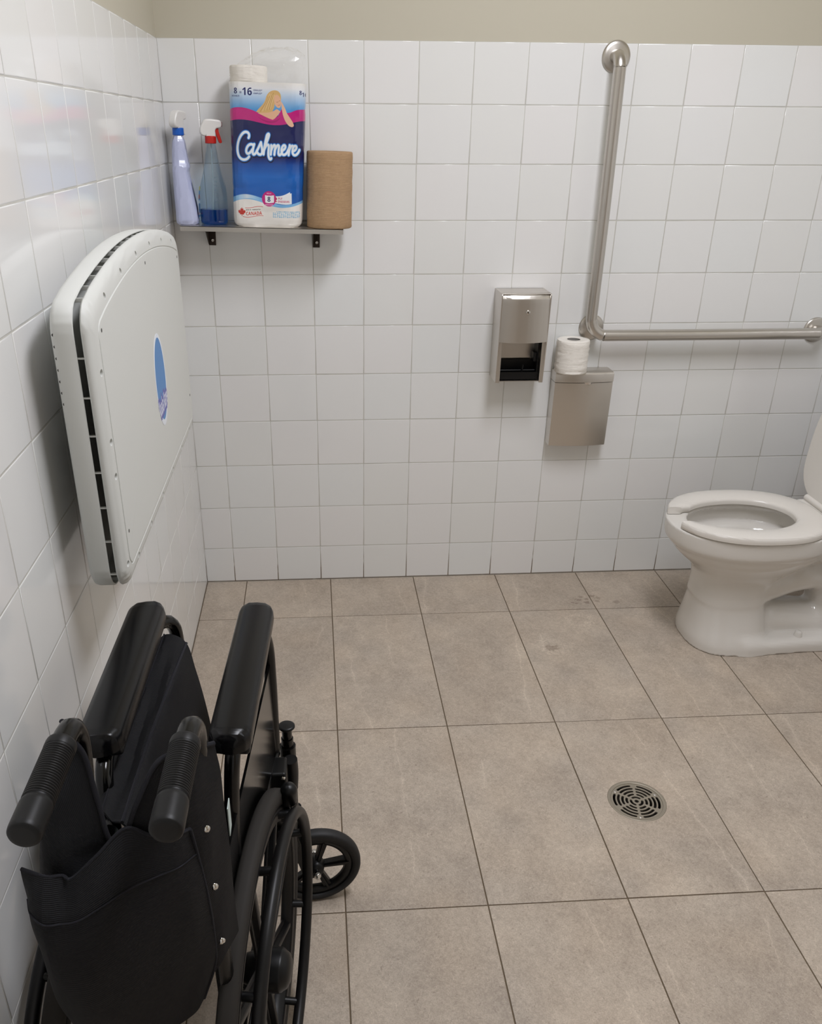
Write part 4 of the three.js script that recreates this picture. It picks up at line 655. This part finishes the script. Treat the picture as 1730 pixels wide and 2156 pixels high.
  for (const c of [1, 2, 4]) part('seat_seam', tube(seat.map(r => V(r[c][0], r[c][1] + 0.0018, r[c][2])), c === 4 ? 0.0024 : 0.0013, 60, 8), M.fabricEdge);
  part('size_label', box(0.010, 0.030, 0.05, 0.150, 0.665, 1.955, .001), M.label); part('size_label', box(0.0015, 0.045, 0.020, 0.2865, 0.690, 1.915, .0005), M.label);
  for (const [a, b] of [[[0.150, 0.690, 1.50], [0.142, 0.690, 1.93]], [[0.170, 0.680, 1.52], [0.166, 0.680, 1.92]]]) part('seat_rail', rod(a, b, 0.0105), M.blackPaint);
  for (const z of [1.60, 1.86]) { part('cross_brace', rod([0.150, 0.680, z], [0.272, 0.23, z - .02], 0.009), M.blackPaint); part('cross_brace', rod([0.172, 0.675, z + .02], [0.125, 0.23, z], 0.009), M.blackPaint); }
  // ---- armrests: padded top, tube under it, glossy skirt panel
  const pad = (len, w, h) => { const rings = []; const n = 28, m = 9, end = w * .52;
    const sec = (k, f) => { const p = []; const pr = [[-.5, .02], [-.515, .3], [-.50, .62], [-.45, .82], [-.30, .97], [0, 1], [.30, .97], [.45, .82], [.50, .62], [.515, .3], [.5, .02], [.3, 0], [-.3, 0]]; for (const [x, y] of pr) p.push([x, y]); return p; };
    for (let i = 0; i <= n; i++) { const t = i / n, z = (t - .5) * len, d = Math.min(t, 1 - t) * len, e = d < end ? Math.sqrt(Math.max(0, 1 - (1 - d / end) ** 2)) : 1, hh = lerp(.42, 1, smooth(0, .55, e)); rings.push(sec().map(([x, y]) => V(x * w * Math.max(.16, e), y * h * (y > .5 ? hh : 1), z))); }
    // denser ends
    const R = []; const ts = []; for (let i = 0; i <= 10; i++) ts.push(end / len * (1 - Math.cos(i / 10 * Math.PI / 2))); for (let i = 1; i < 10; i++) ts.push(lerp(end / len, 1 - end / len, i / 10)); for (let i = 10; i >= 0; i--) ts.push(1 - end / len * (1 - Math.cos(i / 10 * Math.PI / 2)));
    for (const t of ts) { const z = (t - .5) * len, d = Math.min(t, 1 - t) * len, e = d < end ? Math.max(0, 1 - (1 - d / end) ** 2.4) ** (1 / 2.4) : 1, hh = lerp(.45, 1, smooth(0.1, .9, e)); R.push(sec().map(([x, y]) => V(x * w * Math.max(.22, e), y * h * (y > .5 ? hh : 1), z))); }
    return seamless(skin(R), 0.7); };
  const place = (g, a, b, lift, roll = 0) => { const c = a.clone().add(b).multiplyScalar(.5), d = b.clone().sub(a), yaw = Math.atan2(d.x, d.z), pitch = -Math.asin(d.y / d.length()); g.rotateZ(roll); g.rotateX(pitch); g.rotateY(yaw); return g.translate(c.x, c.y + lift, c.z); };
  const arms = [{ f: V(0.3030, 0.742, 1.502), n: V(0.2838, 0.742, 1.856), roll: -0.03, w: 0.056 }, { f: V(0.1250, 0.742, 1.488), n: V(0.1180, 0.742, 1.852), roll: 0.10, w: 0.060 }];
  arms.forEach((a, k) => {
    const L = a.f.distanceTo(a.n);
    part('armrest_pad', place(pad(L, a.w, 0.030), a.f, a.n, -0.002, a.roll), M.vinyl);
    part('armrest_base', place(box(a.w * .93, 0.012, L * .93, 0, 0, 0, .0055, 3), a.f, a.n, -0.0075, a.roll), M.blackPlastic);
  });
  part('armrest_tube', tube([[0.318, 0.47, 1.520], [0.318, 0.62, 1.515], [0.316, 0.690, 1.515], [0.311, 0.720, 1.530], [0.304, 0.728, 1.56], [0.295, 0.728, 1.70], [0.2875, 0.726, 1.80], [0.285, 0.712, 1.825], [0.281, 0.66, 1.835], [0.274, 0.47, 1.84]], 0.0105, 80, 14), M.blackPaint);
  part('armrest_tube', tube([[0.158, 0.47, 1.478], [0.160, 0.62, 1.474], [0.1605, 0.680, 1.474], [0.158, 0.708, 1.478], [0.150, 0.724, 1.487], [0.138, 0.729, 1.505], [0.126, 0.729, 1.55], [0.122, 0.729, 1.70], [0.121, 0.728, 1.83], [0.124, 0.712, 1.862], [0.128, 0.66, 1.875], [0.132, 0.47, 1.88]], 0.0115, 80, 14), M.blackGloss);
  const skirt = (a, b, c, d2) => patch([[a, [lerp(a[0], b[0], .33), lerp(a[1], b[1], .33), lerp(a[2], b[2], .33)], [lerp(a[0], b[0], .67), lerp(a[1], b[1], .67), lerp(a[2], b[2], .67)], b], [c, [lerp(c[0], d2[0], .33), lerp(c[1], d2[1], .33), lerp(c[2], d2[2], .33)], [lerp(c[0], d2[0], .67), lerp(c[1], d2[1], .67), lerp(c[2], d2[2], .67)], d2]], 8, 4, 0.004);
  part('skirt_panel', skirt([0.3185, 0.655, 1.515], [0.2790, 0.625, 1.905], [0.3230, 0.480, 1.515], [0.2715, 0.455, 1.905]), M.blackGloss);
  part('skirt_panel', skirt([0.118, 0.60, 1.50], [0.112, 0.60, 1.90], [0.120, 0.46, 1.50], [0.108, 0.46, 1.91]), M.blackGloss);
  // ---- side frames
  part('side_frame', merge(tube([[0.2715, 0.452, 1.985], [0.277, 0.455, 1.80], [0.318, 0.455, 1.51]], 0.0098, 30, 12), tube([[0.275, 0.28, 1.978], [0.266, 0.225, 1.90], [0.289, 0.215, 1.70], [0.338, 0.215, 1.49]], 0.0098, 40, 12)), M.blackPaint);
  part('side_frame', merge(tube([[0.116, 0.452, 1.985], [0.126, 0.455, 1.80], [0.138, 0.455, 1.50]], 0.0105, 30, 12), tube([[0.106, 0.28, 1.975], [0.112, 0.225, 1.90], [0.122, 0.215, 1.70], [0.136, 0.215, 1.47]], 0.0105, 40, 12)), M.blackPaint);
  const upright = (x, z) => { part('front_upright', merge(rod([x, 0.205, z], [x, 0.472, z], 0.0112, 18), rod([x, 0.30, z], [x, 0.455, z], 0.0150, 18)), M.blackPaint); part('upright_plug', lathe([[0, 0.0075], [0.012, 0.0070], [0.0150, 0.005], [0.0152, 0.002], [0.0135, 0], [0, 0]], 24).translate(x, 0.495, z), M.blackPlastic); part('upright_neck', rod([x, 0.455, z], [x, 0.496, z], 0.0092, 16), M.blackGloss); };
  upright(0.340, 1.490); upright(0.138, 1.470);
  part('frame_clamp', merge(box(0.030, 0.07, 0.05, 0.326, 0.43, 1.555, .006), box(0.022, 0.05, 0.06, 0.330, 0.36, 1.60, .006)), M.blackPlastic);
  part('clamp_bolt', along(lathe([[0, .005], [.003, .005], [.004, .003], [.0046, 0]], 12), V(0.334, 0.455, 1.577), V(.3, .6, .7)), M.chrome);
  // ---- wheel brakes with a rounded lever knob
  const brake = (x, z, s) => { const b = sub('wheel_brake', wc);
    part('lever', tube([[x - s * 0.010, 0.40, z + 0.02], [x, 0.44, z + 0.035], [x + s * 0.004, 0.482, z + 0.055]], 0.0075, 20, 12), M.blackPaint, b);
    part('lever_knob', along(lathe([[0, 0.044], [0.006, 0.0432], [0.0115, 0.039], [0.0138, 0.032], [0.0138, 0.008], [0.0128, 0.006], [0.0128, 0], [0, 0]], 26), V(x + s * 0.004, 0.470, z + 0.052), V(0.02 * s, 1, 0.30)), M.blackPlastic, b);
    part('shoe', tube([[x - s * 0.012, 0.41, z], [x - s * 0.004, 0.435, z + 0.02], [x - s * 0.004, 0.44, z + 0.06]], 0.0095, 16, 12), M.blackPlastic, b);
    part('toggle', tube([[x + s * 0.002, 0.385, z - 0.075], [x + s * 0.004, 0.42, z - 0.075], [x + s * 0.003, 0.452, z - 0.072]], 0.0125, 18, 14), M.blackPlastic, b); };
  brake(0.343, 1.598, 1); brake(0.090, 1.590, -1);
  // ---- wheels. A wheel is made round its own axle (local +x outwards), then set in place
  const outward = (o) => { o.rotation.order = 'YXZ'; return o; };
  function rearWheel(pos, yaw, camber, s) {
    const w = outward(sub('rear_wheel', wc)); w.position.copy(pos).sub(B); w.rotation.set(0, -yaw + (s < 0 ? Math.PI : 0), camber * 1);
    const turn = g => g.rotateZ(-Math.PI / 2);   // lathes run on +y: lay the axle along +x
    const R = 0.277, tyre = []; for (const [r, x] of [[R - 0.030, -0.0105], [R - 0.020, -0.0130], [R - 0.008, -0.0140], [R - 0.0015, -0.0100], [R, -0.004], [R, 0.004], [R - 0.0015, 0.0100], [R - 0.008, 0.0140], [R - 0.020, 0.0130], [R - 0.030, 0.0105], [R - 0.030, -0.0105]]) tyre.push([r, x]);
    mesh('tyre', turn(lathe(tyre, 120)), M.rubber, w);
    mesh('wheel_rim', turn(lathe([[R - 0.052, -0.009], [R - 0.034, -0.0125], [R - 0.027, -0.0122], [R - 0.029, -0.008], [R - 0.034, 0], [R - 0.029, 0.008], [R - 0.027, 0.0122], [R - 0.034, 0.0125], [R - 0.052, 0.009], [R - 0.052, -0.009]], 120)), M.blackPlastic, w);
    for (let k = 0; k < 8; k++) { const a = k / 8 * Math.PI * 2 + .2; const sp = merge(box(0.014, 0.205, 0.010, 0.002, 0.128, 0, .003), box(0.006, 0.205, 0.022, -0.004, 0.128, 0, .002)); sp.rotateX(a); mesh('spoke', sp, M.blackPlastic, w); }
    mesh('hub', turn(lathe([[0, -0.03], [0.022, -0.03], [0.028, -0.012], [0.034, 0.0], [0.034, 0.028], [0.032, 0.032], [0.030, 0.034], [0.026, 0.040], [0.018, 0.044], [0.008, 0.0455], [0, 0.046]], 40)), M.blackPlastic, w);
    const hr = new THREE.TorusGeometry(0.2410, 0.0096, 16, 110).rotateY(Math.PI / 2).translate(0.0362, 0, 0); mesh('hand_rim', hr, M.handrim, w);
    for (let k = 0; k < 9; k++) { const a = k / 9 * Math.PI * 2 + .09; mesh('rim_standoff', rod([0.004, Math.cos(a) * 0.236, Math.sin(a) * 0.236], [0.034, Math.cos(a) * 0.2405, Math.sin(a) * 0.2405], 0.0068, 12), M.blackPlastic, w); }
    mesh('axle_bolt', turn(lathe([[0, -0.055], [0.008, -0.055], [0.009, -0.048], [0.012, -0.047], [0.012, -0.040], [0.009, -0.039], [0.009, -0.028]], 20)), M.chrome, w);
    return w;
  }
  rearWheel(V(0.3025, 0.2770, 1.8167), THREE.MathUtils.degToRad(7.7), 0, 1);
  rearWheel(V(0.078, 0.2770, 1.828), THREE.MathUtils.degToRad(5.5), 0, -1);
  function caster(pos, yaw) {
    const c = sub('front_caster', wc); c.position.copy(pos).sub(B); c.rotation.y = yaw; const R = 0.0935, turn = g => g.rotateX(Math.PI / 2);   // axle along +z
    mesh('tyre', turn(lathe([[R - 0.018, -0.011], [R - 0.006, -0.013], [R - 0.001, -0.008], [R, 0], [R - 0.001, 0.008], [R - 0.006, 0.013], [R - 0.018, 0.011], [R - 0.018, -0.011]], 80)), std({ color: 0x1a1a1b, roughness: .6 }), c);
    mesh('caster_rim', turn(lathe([[R - 0.032, -0.007], [R - 0.016, -0.010], [R - 0.016, 0.010], [R - 0.032, 0.007], [R - 0.032, -0.007]], 80)), M.blackPlastic, c);
    for (let k = 0; k < 5; k++) { const g = new THREE.BoxGeometry(0.018, 0.056, 0.012); { const p = g.attributes.position; for (let i = 0; i < p.count; i++) if (p.getY(i) < 0) p.setX(i, p.getX(i) * .6); } g.computeVertexNormals(); const sp = merge(g, box(0.004, 0.056, 0.019)); sp.translate(0, 0.040, 0).rotateZ(k / 5 * Math.PI * 2 - .25); mesh('spoke', sp, M.blackPlastic, c); }
    mesh('hub', turn(lathe([[0, -0.020], [0.013, -0.020], [0.016, -0.010], [0.019, 0], [0.016, 0.010], [0.013, 0.020], [0, 0.020]], 28)), M.blackPlastic, c);
    mesh('fork', merge(box(0.020, 0.125, 0.004, -0.018, 0.055, 0.025, .0015).rotateZ(.25), box(0.020, 0.125, 0.004, -0.018, 0.055, -0.025, .0015).rotateZ(.25), box(0.030, 0.006, 0.054, -0.034, 0.113, 0), rod([-0.036, 0.112, 0], [-0.036, 0.165, 0], 0.011)), M.blackPaint, c);
    mesh('axle_bolt', turn(lathe([[0.0035, 0.020], [0.0075, 0.0275], [0.0075, 0.033], [0.006, 0.0345], [0.0035, 0.0345], [0.0035, 0.0385], [0, 0.039]], 12)), M.chrome, c);
    mesh('axle_bolt', turn(lathe([[0, -0.036], [0.007, -0.036], [0.007, -0.028], [0.0035, -0.0275]], 12)), M.chrome, c);
    return c;
  }
  caster(V(0.3835, 0.094, 1.434), 0.10); caster(V(0.160, 0.094, 1.42), 0.5);
}
renderer.render(scene, camera);
